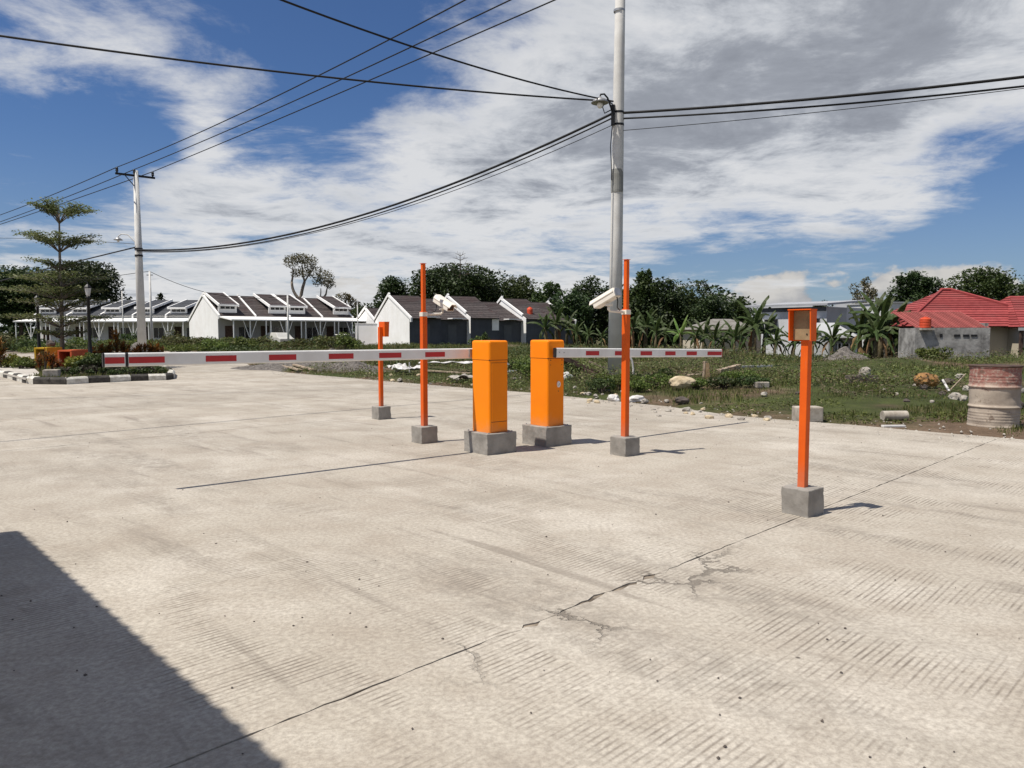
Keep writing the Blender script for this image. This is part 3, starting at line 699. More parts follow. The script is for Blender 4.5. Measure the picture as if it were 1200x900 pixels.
def cable(A, E, via, r, label, group=None, n=36):
    A = Vector(A); E = Vector(E)
    r0 = ray(*via); k = r0.x / r0.y
    tt = (k * A.y - A.x) / ((E.x - A.x) - k * (E.y - A.y)); tt = min(max(tt, .04), .96)
    Y = A.y + (E.y - A.y) * tt; zr = P(via[0], via[1], Y).z
    sag = ((A.z + (E.z - A.z) * tt) - zr) / (tt * (1 - tt))
    if not (-6 < sag < 40): print('cable sag', label, round(sag, 2), round(tt, 2))
    pts = []
    for i in range(n + 1):
        q = i / n; p = A.lerp(E, q); p.z -= sag * q * (1 - q); pts.append(p)
    o = MB().tube(pts, r, 6).build('overhead_cable', M_CABLE, smooth=True)
    return tag(o, label, 'cable', group)
for a, (px, ex, ey), nm in zip(ARM, ((545, 11.5, 4.0), (598, 12.4, 5.0), (650, 13.3, 6.0)), ('first', 'second', 'third')):
    X = a + Vector((ex - a.x, ey - a.y, .9))
    w = {'first': 'first insulator of the crossarm', 'second': 'middle insulator of the crossarm', 'third': 'last insulator of the crossarm'}[nm]
    cable(a, X, (px, 0), .018, 'high black wire rising over the road, off the ' + w, 'high wires over the road')
for a, (px, py), w in zip(ARM, ((0, 252), (0, 260), (0, 263)), ('first insulator of the crossarm', 'middle insulator of the crossarm', 'last insulator of the crossarm')):
    cable(a, P(-70, py + 22, 60) , (px, py), .020, 'black wire passing above the tiered tree, off the ' + w, 'high wires past the tiered tree')
PA = P1 + Vector((-.12, -.12, 7.62)); PB = P1 + Vector((-.12, -.14, 7.3)); PC = P1 + Vector((-.1, -.14, 7.0))
cable(PA, (-12, 5.5, 8.4), (330, 0), .022, 'twisted black cable from the tall pole lamp climbing steeply overhead across the road')
cable(PA, (-24, 9.0, 8.0), (0, 42), .022, 'long twisted black cable from the tall pole lamp stretching flat over the road')
Q = P2 + Vector((-.02, -.15, 5.45))
cable(PB, Q, (450, 244), .034, 'thick sagging black cable strung between the two utility poles, uppermost strand')
cable(PB - Vector((0, 0, .12)), Q - Vector((0, 0, .05)), (450, 248), .020, 'thinner sagging cable just below the thick one between the two utility poles')
cable(PC, Q - Vector((0, .05, .1)), (560, 213), .010, 'thin grey sagging wire, lowest between the two utility poles')
cable(P1 + Vector((.17, -.1, 7.32)), (26, 13.5, 8.6), (1200, 90), .034, 'thick black cable from the tall pole over the red roofed house')
cable(P1 + Vector((.17, -.1, 7.17)), (26, 13.8, 8.4), (1200, 101), .024, 'thinner black cable under the thick one over the red roofed house')
cable(P1 + Vector((.17, -.1, 6.85)), (26, 14.2, 8.4), (1000, 127), .009, 'hair thin wire from the tall pole over the grey flat roofed building')
cable(Q + Vector((-.1, 0, .1)), P(-60, 345, 50), (84, 308), .030, 'black bundled cable dropping from slim pole behind the tiered tree')
cable(Q + Vector((-.1, 0, .25)), P(-70, 280, 40), (0, 279), .010, 'thin pale wire running level from slim pole behind the tiered tree')

# ------------------------------------------------------------------ guard house (behind the photographer's left; its roof throws the shadow on the slabs)
sc_ = G(22, 622); e1 = (G(335, 900) - sc_).normalized(); e2 = Vector((e1.y, -e1.x, 0)); RZ = 3.1
if e2.y > 0: e2 = -e2
c0 = Vector((sc_.x - RZ * SX, sc_.y - RZ * SY, 0)); ga = math.atan2(e1.y, e1.x)
t = thing('guard_house', 'small white guard house with flat overhanging roof beside the barrier lanes', 'guard house', c0, ga)
# local x along e1, local y = e2 rotated frame
ly = 1 if Vector((-math.sin(ga), math.cos(ga), 0)).dot(e2) > 0 else -1
MB().box((2.3, ly * 2.2, RZ - .09), (4.6, 4.4, .18)).build('roof', M_WHITE, t)
MB().box((2.4, ly * 2.75, (RZ - .18) / 2 - .02), (3.0, 2.4, RZ - .14)).build('wall', M_WHITE, t)
for k in range(30):
    MB().tube([(.08 + k * .15, ly * -.010, RZ - .02), (.08 + k * .15, ly * .25, RZ - .02)], .026, 8).build('eave_tile', M_DROOF, t)
wi = MB().box((2.4, ly * 1.54, 1.55), (1.5, .05, .95)).build('window', M_GLASS, t)
MB().box((2.4, ly * 1.53, 1.04), (1.7, .12, .06)).build('window_sill', M_WHITE, wi)
dr = MB().box((3.915, ly * 2.9, 1.02), (.05, .85, 2.04)).build('door', M_WOODP, t)
MB().tube([(3.93, ly * 2.6, 1.0), (4.0, ly * 2.6, 1.0)], .02, 8).build('door_handle', M_STEEL, dr)

# ------------------------------------------------------------------ traffic island with striped kerb
kb = [(-70, 434), (-20, 438.5), (0, 441.4), (11, 444), (27.5, 448.7), (39, 450.2), (77, 450.6), (104.5, 448.9), (128, 448), (154, 446.6), (176, 446), (196, 445.4), (203.5, 444)]
def kpt(px):
    for (a, b), (c, d) in zip(kb[:-1], kb[1:]):
        if a <= px <= c: return G(px, b + (d - b) * (px - a) / (c - a))
    return G(*kb[-1])
bnd = [-70, -58, -46, -35, -26, -17, -9, -2, 4, 9, 15, 20, 26, 31, 39, 58, 78, 104, 129, 153.6, 174, 195, 203.5]
kp = [kpt(x) for x in bnd] + [G(205, 440), G(199, 435.5), G(186, 432), G(168, 430)]
kcol = [i % 2 for i in range(14)] + [0, 0, 1, 0, 1, 0, 1, 0, 1, 0, 1, 0]
back = [G(120, 426.5), G(40, 425), G(-90, 424)]
poly = [tuple(p.xy) for p in kp] + [tuple(p.xy) for p in back]
isl = MB().prism(poly, -.03, .13).build('traffic_island', mat('bed_soil', (.10, .078, .05), (.045, .036, .022), 3, .95, bmp=.6, bdist=.02)); tag(isl, kind='structure')
cen = Vector((sum(p[0] for p in poly) / len(poly), sum(p[1] for p in poly) / len(poly), 0))
for i in range(len(kp) - 1):
    a, b = kp[i], kp[i + 1]; d = (b - a).normalized(); inn = Vector((-d.y, d.x, 0))
    if inn.dot(cen - a) < 0: inn = -inn
    g = d * .006; a, b = a + g, b - g
    w, ch, hh = .17, .035, .185 + random.uniform(-.008, .008)
    prof = [(-.01, -.02), (-.01, hh - .05), (ch, hh), (w, hh), (w, -.02)]
    a2 = a + inn * .0; n = len(prof)
    v = [a + inn * y + Vector((0, 0, z)) for y, z in prof] + [b + inn * y + Vector((0, 0, z)) for y, z in prof]
    MB().add(v, [tuple(range(n)), tuple(range(2 * n - 1, n - 1, -1))] + [(k, n + k, n + (k + 1) % n, (k + 1) % n) for k in range(n)]).build('kerb_stone', M_KW if kcol[i] else M_KB, isl, bevel=.008)
pv = [G(-80, 431, .13), G(-20, 434, .13), G(0, 436.5, .13), G(14, 440, .13), G(30, 444, .13), G(47, 438, .13), G(40, 432, .13), G(8, 428.5, .13), G(-80, 426, .13)]
MB().prism([tuple(p.xy) for p in pv], .10, .145).build('paved_strip', M_PAVER, isl)

def hollow_box(label, px, m, w, L, h):
    c = P(px, 425, 26.0); c.z = .12
    t = thing('concrete_box_planter', label, 'box planter', c, R(2))
    th = .055
    for nm, cc, s in (('top_slab', (0, L / 2, h - th / 2), (w, L, th)), ('side_slab', (-w / 2 + th / 2, L / 2, (h - th) / 2), (th, L - .004, h - th)),
                      ('side_slab', (w / 2 - th / 2, L / 2, (h - th) / 2), (th, L - .004, h - th)), ('back_slab', (0, L - th / 2 - .01, (h - th) / 2), (w - 2 * th, th, h - th))):
        MB().box(cc, s).build(nm, m, t, bevel=.004)
    return t
hollow_box('yellow painted hollow concrete box on the plant bed', 48, M_YEL, .44, .95, .72)
hollow_box('orange red painted hollow concrete box on the plant bed', 76, M_ORB, .48, 1.25, .63)
rock('dark_stone', 'dark rounded stone resting on the yellow box in the plant bed', 'stone', P(59, 402.8, 26.4) - Vector((0, 0, .10)), (.30, .26, .26), M_ROCKD, 5)

def lamp_post(label, px, Y, zt):
    c = P(px, 420, Y); t = thing('garden_lamp', label, 'lamp post', (c.x, c.y, .10))
    MB().lathe([(.11, 0), (.11, .35), (.075, .42), (.06, .9), (.052, zt - .5), (.09, zt - .46), (.05, zt - .42)], seg=14).build('post', M_IRON, t, smooth=True)
    MB().lathe([(.05, zt - .42), (.075, zt - .38), (.115, zt - .14), (.05, zt - .13)], seg=6).build('lantern', M_SHEET, t)
    MB().lathe([(.14, zt - .14), (.12, zt - .09), (.03, zt), (.01, zt + .08)], seg=6).build('lantern_roof', M_IRON, t)
lamp_post('black lantern post beside the orange box in the plant bed', 106, 26.5, 2.95)
lamp_post('black lantern post by the tiered tree trunk behind the yellow box', 46.5, 30.5, 2.75)

# ------------------------------------------------------------------ houses
def slope(mb, x0, x1, y0, z0, y1, z1, th=.12, mi=0):
    n = Vector((0, -(z1 - z0), y1 - y0)).normalized() * th
    v = []
    for x in (x0, x1):
        for y, z in ((y0, z0), (y1, z1)): v += [Vector((x, y, z)), Vector((x, y, z)) - n]
    return mb.add(v, [(0, 2, 6, 4), (1, 5, 7, 3), (0, 4, 5, 1), (2, 3, 7, 6), (0, 1, 3, 2), (4, 6, 7, 5)], mi)
def courses(mb, x0, x1, y0, z0, y1, z1, n, lift=.035, mi=0):
    for i in range(n):
        a, b = i / n, (i + 1.15) / n; b = min(b, 1)
        ya, za = y0 + (y1 - y0) * a, z0 + (z1 - z0) * a; yb, zb = y0 + (y1 - y0) * b, z0 + (z1 - z0) * b
        slope(mb, x0, x1, ya, za + lift, yb, zb + .004, .04, mi)
def house(label, org, rot, w, D, ze, zr, yr, front, side, raised=None, carport=True, first=False, last=False, group=None, raise_h=.75, win=True, roofm=None, seg=(0, 1)):
    t = thing('row_house', label, 'house', org, rot, group); roofm = roofm or M_DROOF
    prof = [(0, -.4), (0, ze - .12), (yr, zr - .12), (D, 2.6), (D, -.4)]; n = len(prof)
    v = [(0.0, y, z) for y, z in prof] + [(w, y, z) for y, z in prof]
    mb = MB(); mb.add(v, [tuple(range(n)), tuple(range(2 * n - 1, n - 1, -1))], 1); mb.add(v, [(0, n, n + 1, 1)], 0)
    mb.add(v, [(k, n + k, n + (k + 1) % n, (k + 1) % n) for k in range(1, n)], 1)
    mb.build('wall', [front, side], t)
    g = .02
    r = MB(); courses(r, g, w - g, -.45, ze - .45 * (zr - ze) / yr, yr, zr, 12); slope(r, g, w - g, D + .3, 2.45, yr, zr)
    rf = r.build('roof', roofm, t)
    par = MB()
    for xx, on in ((0.0, True), (w, last)):
        if not on: continue
        for (ya, za), (yb, zb) in (((-.5, ze - .5 * (zr - ze) / yr), (yr + .1, zr + .04)), ((D + .2, 2.5), (yr - .1, zr + .04))):
            if seg != (0, 1) and xx == 0.0:
                dy, dz_ = yb - ya, zb - za; ya, za, yb, zb = ya + dy * seg[0], za + dz_ * seg[0], ya + dy * seg[1], za + dz_ * seg[1]
            slope(par, xx - .085, xx + .085, ya, za + .13, yb, zb + .13, .24)
        if seg[0] == 0: par.box((xx, -.40, ze - .34), (.18, .2, .4))
    par.build('parapet', M_WHITE, rf)
    if raised:
        x0, x1 = (0.12, w * .56) if raised == 'L' else (w * .44, w - .12)
        k = (zr - ze) / yr; ya = .35; za = ze + ya * k + raise_h
        r2 = MB(); courses(r2, x0, x1, ya - .5, za - .5 * k, yr, zr + raise_h * .35, 9); r2.build('raised_roof', roofm, t)
        MB().box(((x0 + x1) / 2, ya + .02, za - .35 - raise_h * .5), (x1 - x0 - .1, .14, raise_h + .6)).build('raised_wall', M_WHITE if side is M_WHITE else side, t)
        p2 = MB()
        for xx in (x0, x1): slope(p2, xx - .06, xx + .06, ya - .55, za - .55 * k + .10, yr, zr + raise_h * .35 + .10, .28)
        p2.box(((x0 + x1) / 2, ya - .52, za - .55 * k - .02), (x1 - x0, .06, .16)); p2.build('fascia', M_WHITE, t)
        for q in (-.3, 0, .3):
            wn = MB().box(((x0 + x1) / 2 + q * (x1 - x0) * .85, ya - .06, za - .52), ((x1 - x0) * .22, .04, .26)).build('window', M_GLASS, t)
    if win:
        dw = MB().box((w * .3, -.02, 1.05), (.9, .05, 2.1)).build('door', M_DARKW, t)
        wn = MB().box((w * .72, -.02, 1.35), (1.2, .05, 1.2)).build('window', M_GLASS, t)
        MB().box((w * .72, -.05, 1.35), (.06, .05, 1.2)).build('mullion', M_WHITE, wn)
    if carport:
        cr = MB(); slope(cr, .005, w - .005, -4.15, 2.74, -.30, 3.12, .13); cr.build('carport_roof', M_WHITE, t)
        for xx in (.25, w * .5, w - .25):
            MB().tube([(xx, -4.0, -.3), (xx, -4.0, 2.76)], .06, 6).build('carport_post', M_WHITE, t)
        for s in (-1, 1): MB().tube([(w * .5 + s * .1, -4.0, .9), (w * .5 + s * .75, -4.0, 2.76)], .035, 6).build('carport_strut', M_WHITE, t)
    return t
GRP = 'white row houses with carports'
o2 = P(256, 400, 80); W2 = 3.9
lab2 = ['white row house showing its blank sunlit gable end wall to the field', 'white row house joined to the gable ended one, second of its row',
        'white row house third from the sunlit gable end wall', 'white row house at the far end of the carport row, beside the bare topped trees']
for i in range(4):
    p = o2 + U * (W2 * i)
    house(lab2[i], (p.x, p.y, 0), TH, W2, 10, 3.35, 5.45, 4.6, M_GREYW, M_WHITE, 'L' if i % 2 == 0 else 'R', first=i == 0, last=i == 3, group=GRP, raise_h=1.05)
g_ = o2 - V * 4.2 - U * .02
r1 = R(-3); d1 = Vector((math.cos(r1), math.sin(r1), 0)); p0 = P(44, 400, 93); W1 = 4.15
lab1 = ['pale row house half hidden behind the tiered tree', 'pale row house behind the lantern post, left of the slim utility pole', 'pale row house seen just behind the slim utility pole',
        'pale row house between slim utility pole and wooden post', 'pale row house next to the blank sunlit gable wall']
for i in range(5):
    p = p0 + d1 * (W1 * i)
    house(lab1[i], (p.x, p.y, 0), r1, W1, 9, 3.6, 5.25, 4.8, M_WHITE, M_WHITE, 'L', first=i == 0, last=i == 4, group='pale row houses behind the utility pole', raise_h=.85, roofm=M_SROOF)
r3 = R(32); d3 = Vector((math.cos(r3), math.sin(r3), 0)); n3 = Vector((math.sin(r3), -math.cos(r3), 0)); p3 = P(480, 400, 74); W3 = 3.45
lab3 = ['charcoal walled row house with white sunlit gable end', 'charcoal row house behind the camera post, second from the white gable', 'charcoal row house with white canopy, third from the white gable',
        'charcoal row house above the left orange cabinet', 'charcoal row house carrying the red water tank', 'charcoal row house ending behind the banana plants']
for i in range(6):
    p = p3 + d3 * (W3 * i) - n3 * (0, .9, .1, 1.2, .2, .9)[i]
    t = house(lab3[i], (p.x, p.y, 0), r3, W3, 9, (2.95, 2.85, 3.05, 2.8, 3.0, 2.85)[i], 5.15 + (0, -.22, .10, -.40, .0, -.30)[i], 5.0, M_CHARW, M_WHITE, None, carport=False, first=i == 0, last=i == 5, group='charcoal row houses', win=False, seg=((0, 1), (0, .42), (.25, 1), (0, .55), (.2, 1), (0, .4))[i])
    if i in (0, 1, 3): MB().box((W3 * .55, -.75, 2.80 if i else 2.90), (1.6, 1.1, .10)).build('canopy', M_WHITE, t)
    if i == 2: MB().box((W3 * .86, -.03, 2.2), (.8, .08, 1.2)).build('white_panel', M_WHITE, t)
    if i in (0, 1, 3): MB().box((W3 * .5, -.012, 1.1), (.95, .03, 2.2)).build('door', mat('door_slate', (.10, .108, .118), None, 2, .7), t)
ps = P(441, 400, 84)
house('small white gabled house with dark roof left of the charcoal row', (ps.x, ps.y, 0), r3, 6, 6.2, 2.6, 4.1, 3.1, M_CHARW, M_WHITE, None, carport=False, first=True, win=True)
pw = P(441, 400, 80); t = thing('white_boundary_wall', 'plain white boundary wall before the small gabled house', 'wall', (pw.x - 2.4, pw.y + 1.2, -.2), 0)
MB().box((1.2, 0, 1.25), (2.5, .15, 2.5)).build('wall_panel', M_WHITE, t); MB().box((1.2, -.001, 2.53), (2.6, .22, .06)).build('coping', M_WHITE, t)
tp = p3 + d3 * (W3 * 4.35) - n3 * 1.3
t = thing('water_tank', 'small red water tank on the charcoal row roofs', 'water tank', (tp.x, tp.y, 3.3))
MB().lathe([(.30, 0), (.32, .1), (.30, .2), (.32, .3), (.30, .4), (.32, .5), (.30, .75), (.10, .85)], seg=16).build('tank_body', M_TANK, t, smooth=True)
MB().lathe([(.10, .84), (.10, .9), (.02, .91)], seg=12).build('tank_lid', M_TANK, t)

# grey flat roofed building
c = P(968, 395, 60); ang = math.atan2(-U.x, U.y)
gz = hz(c.x, c.y)
t = thing('grey_building', 'grey flat roofed building with sloping metal roof behind the banana plants', 'building', (c.x, c.y, gz), TH)
# local x = U, local -y = V ; front (facing -U) at x = 0 runs along +y
Hh = 4.25 
MB().box((3.0, 2.9, Hh / 2 - .2), (6, 5.8, Hh + .4)).build('wall', [mat('wall_palegrey', (.56, .57, .58), (.47, .48, .49), .7, .85)], t)
MB().box((1.6, -.012, 3.2), (3.2, .03, 2.0)).build('side_cladding', M_GREYW, t)
slope(MB(), 0, 1, 0, 0, 1, 1)
rf = MB(); v = [(-.5, -.3, Hh + .10), (6.3, -.3, Hh + .55), (6.3, 7.4, Hh + .55), (-.5, 7.4, Hh + .10)]
rf.add(v + [(a, b, c_ + .16) for a, b, c_ in v], [(3, 2, 1, 0), (4, 5, 6, 7), (0, 1, 5, 4), (1, 2, 6, 5), (2, 3, 7, 6), (3, 0, 4, 7)])
ro = rf.build('roof', M_METROOF, t)
MB().box((-.03, 3.0, Hh - .16), (.06, 5.9, .34)).build('fascia', M_CHARW, ro)
for yy in (4.9, 1.2):
    w_ = MB().box((-.02, yy, 2.75), (.06, 1.1, 1.0)).build('window', M_GLASS, t)
    MB().box((-.30, yy, 3.32), (.6, 1.3, .06)).build('window_awning', M_METROOF, w_)
MB().box((-.015, .5, 1.9), (.05, .25, .5)).build('vent', M_GLASS, t)
c = P(1003, 402, 55); gz = hz(c.x, c.y)
t = thing('grey_outbuilding', 'low grey outbuilding with white barred window beside the banana clump', 'building', (c.x - 2.0, c.y, gz), R(4))
MB().box((1.0, 1.6, .95), (2.0, 3.2, 2.1)).build('wall', M_GREYW, t)
slope(MB(), 0, 1, 0, 0, 1, 1); r = MB(); slope(r, -.15, 2.15, -.35, 1.95, 3.4, 3.0, .1); r.build('roof', M_GREYW, t)
MB().box((1.0, -.37, 1.90), (2.3, .05, .12)).build('fascia', M_WHITE, t)
wn = MB().box((1.1, -.02, .95), (1.1, .05, .95)).build('window', M_GLASS, t)
for k in range(4): MB().box((.66 + k * .29, -.06, .95), (.10, .05, 1.0)).build('window_bar', M_WHITE, wn)
MB().box((1.1, -.065, .50), (1.3, .06, .10)).build('window_sill', M_WHITE, wn)
c = P(1040, 395, 68); gz = hz(c.x, c.y)
t = thing('white_block_house', 'plain white two storey block behind the banana clump and red roof', 'building', (c.x, c.y, gz), R(12))
MB().box((1.9, 3, 2.4), (3.6, 6, 5.4)).build('wall', mat('wall_offwhite', (.60, .61, .60), (.50, .51, .50), .7, .85), t)
MB().box((1.9, 3, 5.12), (3.8, 6.2, .12)).build('roof_slab', M_GREYW, t)
MB().box((2.9, -.02, 3.3), (1.0, .06, .9)).build('window', M_GLASS, t)
c = P(858, 385, 72); gz = hz(c.x, c.y)
t = thing('hidden_cottage', 'cottage with pale grey hipped roof half hidden by bananas', 'house', (c.x, c.y, gz), R(8))
MB().box((0, 2.5, 1.2), (6, 5, 3.0)).build('wall', M_CREAMW, t)
pr = MB(); e = [(-3.5, -.5, 2.5), (3.5, -.5, 2.5), (3.5, 5.5, 2.5), (-3.5, 5.5, 2.5), (-.9, 2.5, 3.55), (.9, 2.5, 3.55)]
pr.add(e, [(0, 1, 5, 4), (1, 2, 5), (2, 3, 4, 5), (3, 0, 4), (3, 2, 1, 0)]); pr.build('roof', mat('roof_ash', (.24, .23, .21), (.14, .125, .11), 2, .9), t)

# red roofed house
def tiled(mb, a, b, c_, d, n, lift=.05, mi=0):          # a-b eave, d-c ridge ; overlapping stepped courses
    a, b, c_, d = (Vector(q) for q in (a, b, c_, d)); nr = (b - a).cross(d - a)
    nr = nr.normalized() if nr.length > 1e-6 else Vector((0, 0, 1))
    if nr.z < 0: nr = -nr
    for i in range(n):
        f0, f1 = i / n, min(1, (i + 1.12) / n)
        v = [a.lerp(d, f0) + nr * lift, b.lerp(c_, f0) + nr * lift, b.lerp(c_, f1) + nr * .006, a.lerp(d, f1) + nr * .006]
        v += [q - nr * .05 for q in v]
        mb.add(v, [(0, 1, 2, 3), (7, 6, 5, 4), (0, 4, 5, 1), (1, 5, 6, 2), (2, 6, 7, 3), (3, 7, 4, 0)], mi)
c = P(1136, 400, 47); gz = hz(c.x, c.y)
t = thing('red_roofed_house', 'house with broad red tiled hipped roof at the field edge', 'house', (c.x, c.y, gz), R(-6))
ez, rz_ = 2.70, 5.15
MB().box((1.2, 4.2, 1.2), (8.4, 7.4, 3.0)).build('wall', M_CREAMW, t)
mb = MB(); A, B, C_, D_ = (-4.1, -.3, ez), (6.4, -.3, ez), (6.4, 8.6, ez), (-4.1, 8.6, ez); R1_, R2_ = (.0, 4.0, rz_), (.55, 4.0, rz_)
tiled(mb, A, B, R2_, R1_, 16); tiled(mb, B, C_, R2_, R2_, 16); tiled(mb, D_, A, R1_, R1_, 16); tiled(mb, C_, D_, R1_, R2_, 16)
ro = mb.build('roof', M_RROOF, t)
rg = MB()
for e, r_ in ((A, R1_), (B, R2_)): rg.tube([Vector(e) + Vector((0, 0, .06)), Vector(r_) + Vector((0, 0, .08))], .10, 6)
rg.tube([Vector(R1_) + Vector((-.1, 0, .07)), Vector(R2_) + Vector((.1, 0, .07))], .11, 6); rg.build('ridge_tiles', M_RROOF, ro)
mb = MB(); A, B, R1_, R2_ = (2.1, -1.6, ez - .05), (9.0, -1.6, ez - .05), (3.8, 3.0, 4.72), (7.2, 3.0, 4.72)
tiled(mb, A, B, R2_, R1_, 13); tiled(mb, (2.1, 7.0, ez), A, R1_, R1_, 13); tiled(mb, B, (9.0, 7.0, ez), R2_, R2_, 13); mb.build('wing_roof', M_RROOF, t)
MB().box((5.6, 2.2, 1.2), (6.2, 7.0, 2.85)).build('wing_wall', M_CREAMW, t)
MB().box((5.5, -1.62, ez - .16), (7.0, .06, .18)).build('gutter', M_GREYW, t)
MB().box((2.30, -1.36, 1.1), (.16, .16, 2.9)).build('dark_post', M_DARKW, t)
gd = MB().box((5.3, -1.32, 1.0), (3.6, .06, 2.4)).build('garage_door', M_WHITE, t)
for k in range(4): MB().box((5.3, -1.36, .3 + k * .55), (3.6, .03, .02)).build('door_groove', M_GREYW, gd)

c = P(1072, 405, 43.5); gz = hz(c.x, c.y) - .1; top = P(1115, 384, 43.5).z - gz
t = thing('rendered_shed', 'shed of rough unpainted grey render with vent slots below the red roof', 'shed', (c.x, c.y, gz), R(-3))
sw = 4.2
from mathutils import noise as mn
MB().box((sw / 2, .1, top / 2), (sw, .2, top)).build('front_wall', M_RAW, t)
MB().box((sw - .1, 1.3, top / 2 + .02), (.19, 2.2, top + .5)).build('side_wall', M_RAW, t)
MB().box((.15, 1.2, top / 2 - .02), (.18, 2.0, top)).build('side_wall', M_RAW, t)
for x0, w_, h_ in ((1.45, .14, .2), (2.35, .34, .12), (2.85, .34, .12), (3.30, .34, .12)):
    MB().box((x0, .0, top - .45), (w_, .06, h_)).build('vent_slot', M_BLACK, t)
rr = MB()
for k in range(26):
    x0 = .05 + k * (sw + .0) / 26; w_ = (sw + .0) / 26
    slope(rr, x0, x0 + w_ * .55, .02, top + .02, 3.2, top + 1.0, .05); slope(rr, x0 + w_ * .55, x0 + w_, .02, top - .02, 3.2, top + .96, .05)
rr.build('sheet_roof', M_RROOF2, t)
tk = P(1087, 384, 43.3)
t = thing('water_tank', 'bright orange ribbed water tank on the rough grey shed', 'water tank', (tk.x, tk.y + .25, tk.z - .02))
MB().lathe([(.29, 0), (.31, .03), (.31, .12), (.29, .14), (.31, .17), (.31, .27), (.29, .29), (.31, .32), (.31, .42), (.29, .44), (.31, .47), (.30, .54), (.20, .60)], seg=20).build('tank_body', M_TANK, t)
MB().lathe([(.15, .59), (.15, .64), (.03, .66)], seg=14).build('tank_lid', M_TANK, t)
MB().box((0, .0, -.06), (.75, .6, .12)).build('tank_stand', M_BLOCK2, t)

# thin distribution poles by the houses
def thin_pole(label, px, Y, ytop, r=.09):
    b = P(px, 400, Y); zt = P(px, ytop, Y).z; t = thing('street_pole', label, 'pole', (b.x, b.y, -.3), 0, 'thin poles by the row houses')
    MB().tube([(0, 0, 0), (0, 0, zt + .3)], [r, r * .7], 10).build('shaft', M_POLE, t, smooth=True)
    MB().box((0, 0, zt), (.5, .06, .06)).build('bracket', M_IRON, t)
    return Vector((b.x, b.y, zt))
q1 = thin_pole('thin grey pole before the pale row houses, right of the slim utility pole', 178, 62, 318, .11)
q2 = thin_pole('thin short pole before the pale row houses, left of the slim utility pole', 145, 78, 341, .08)
q3 = thin_pole('thin grey pole standing before the carports of the white row', 338, 66, 346, .10)
q4 = thin_pole('thin pole beside the small white gabled house', 419.5, 70, 350, .06)
cable(q1, q3, (235, 341), .022, 'thin black cable from the pole at the pale row to the carport row')
cable(q1, P(40, 345, 70), (110, 328), .022, 'thin black cable from the pale row pole back behind the tiered tree')
cable(q3, q4, (380, 362), .018, 'thin black cable crossing before the far end of the carport row')

# parked cars, mostly in the carport shade
def car(label, px, Y, rot, body):
    c = P(px, 400, Y); t = thing('parked_car', label, 'car', (c.x, c.y, hz(c.x, c.y)), rot)
    prof = [(-2.0, .35), (-2.05, .75), (-1.5, .92), (-.95, 1.38), (.75, 1.42), (1.45, .98), (2.0, .85), (2.05, .38)]
    def ex(pf, y0, y1, inset=0):
        n = len(pf); v = [(x, y0 + (inset if z > 1 else 0), z) for x, z in pf] + [(x, y1 - (inset if z > 1 else 0), z) for x, z in pf]
        return MB().add(v, [tuple(range(n)), tuple(range(2 * n - 1, n - 1, -1))] + [(i, n + i, n + (i + 1) % n, (i + 1) % n) for i in range(n)])
    ex(prof, -.82, .82, .12).build('body', body, t, bevel=.05)
    ex([(-1.35, .95), (-.92, 1.32), (.70, 1.35), (1.30, .98)], -.80, .80, .085).build('side_glass', M_GLASS, t)
    for x in (-1.25, 1.25):
        for y in (-.75, .75):
            w_ = MB().tube([(x, y - .1, .31), (x, y + .1, .31)], .31, 18).build('wheel', M_BLACK, t)
            MB().tube([(x, y - .11, .31), (x, y + .11, .31)], .18, 14).build('rim', M_STEEL, w_)
    for y in (-.6, .6): MB().box((2.02, y, .72), (.06, .32, .14)).build('headlight', M_BOOM, t)
car('pale car parked under the white carports', 326, 79.5, TH + R(95), mat('car_pale', (.55, .54, .50), None, 2, .3, spec=.5))
car('dark car parked at the far end of the carport row', 405, 84, R(-10), mat('car_dark', (.022, .022, .025), None, 2, .3, spec=.5))

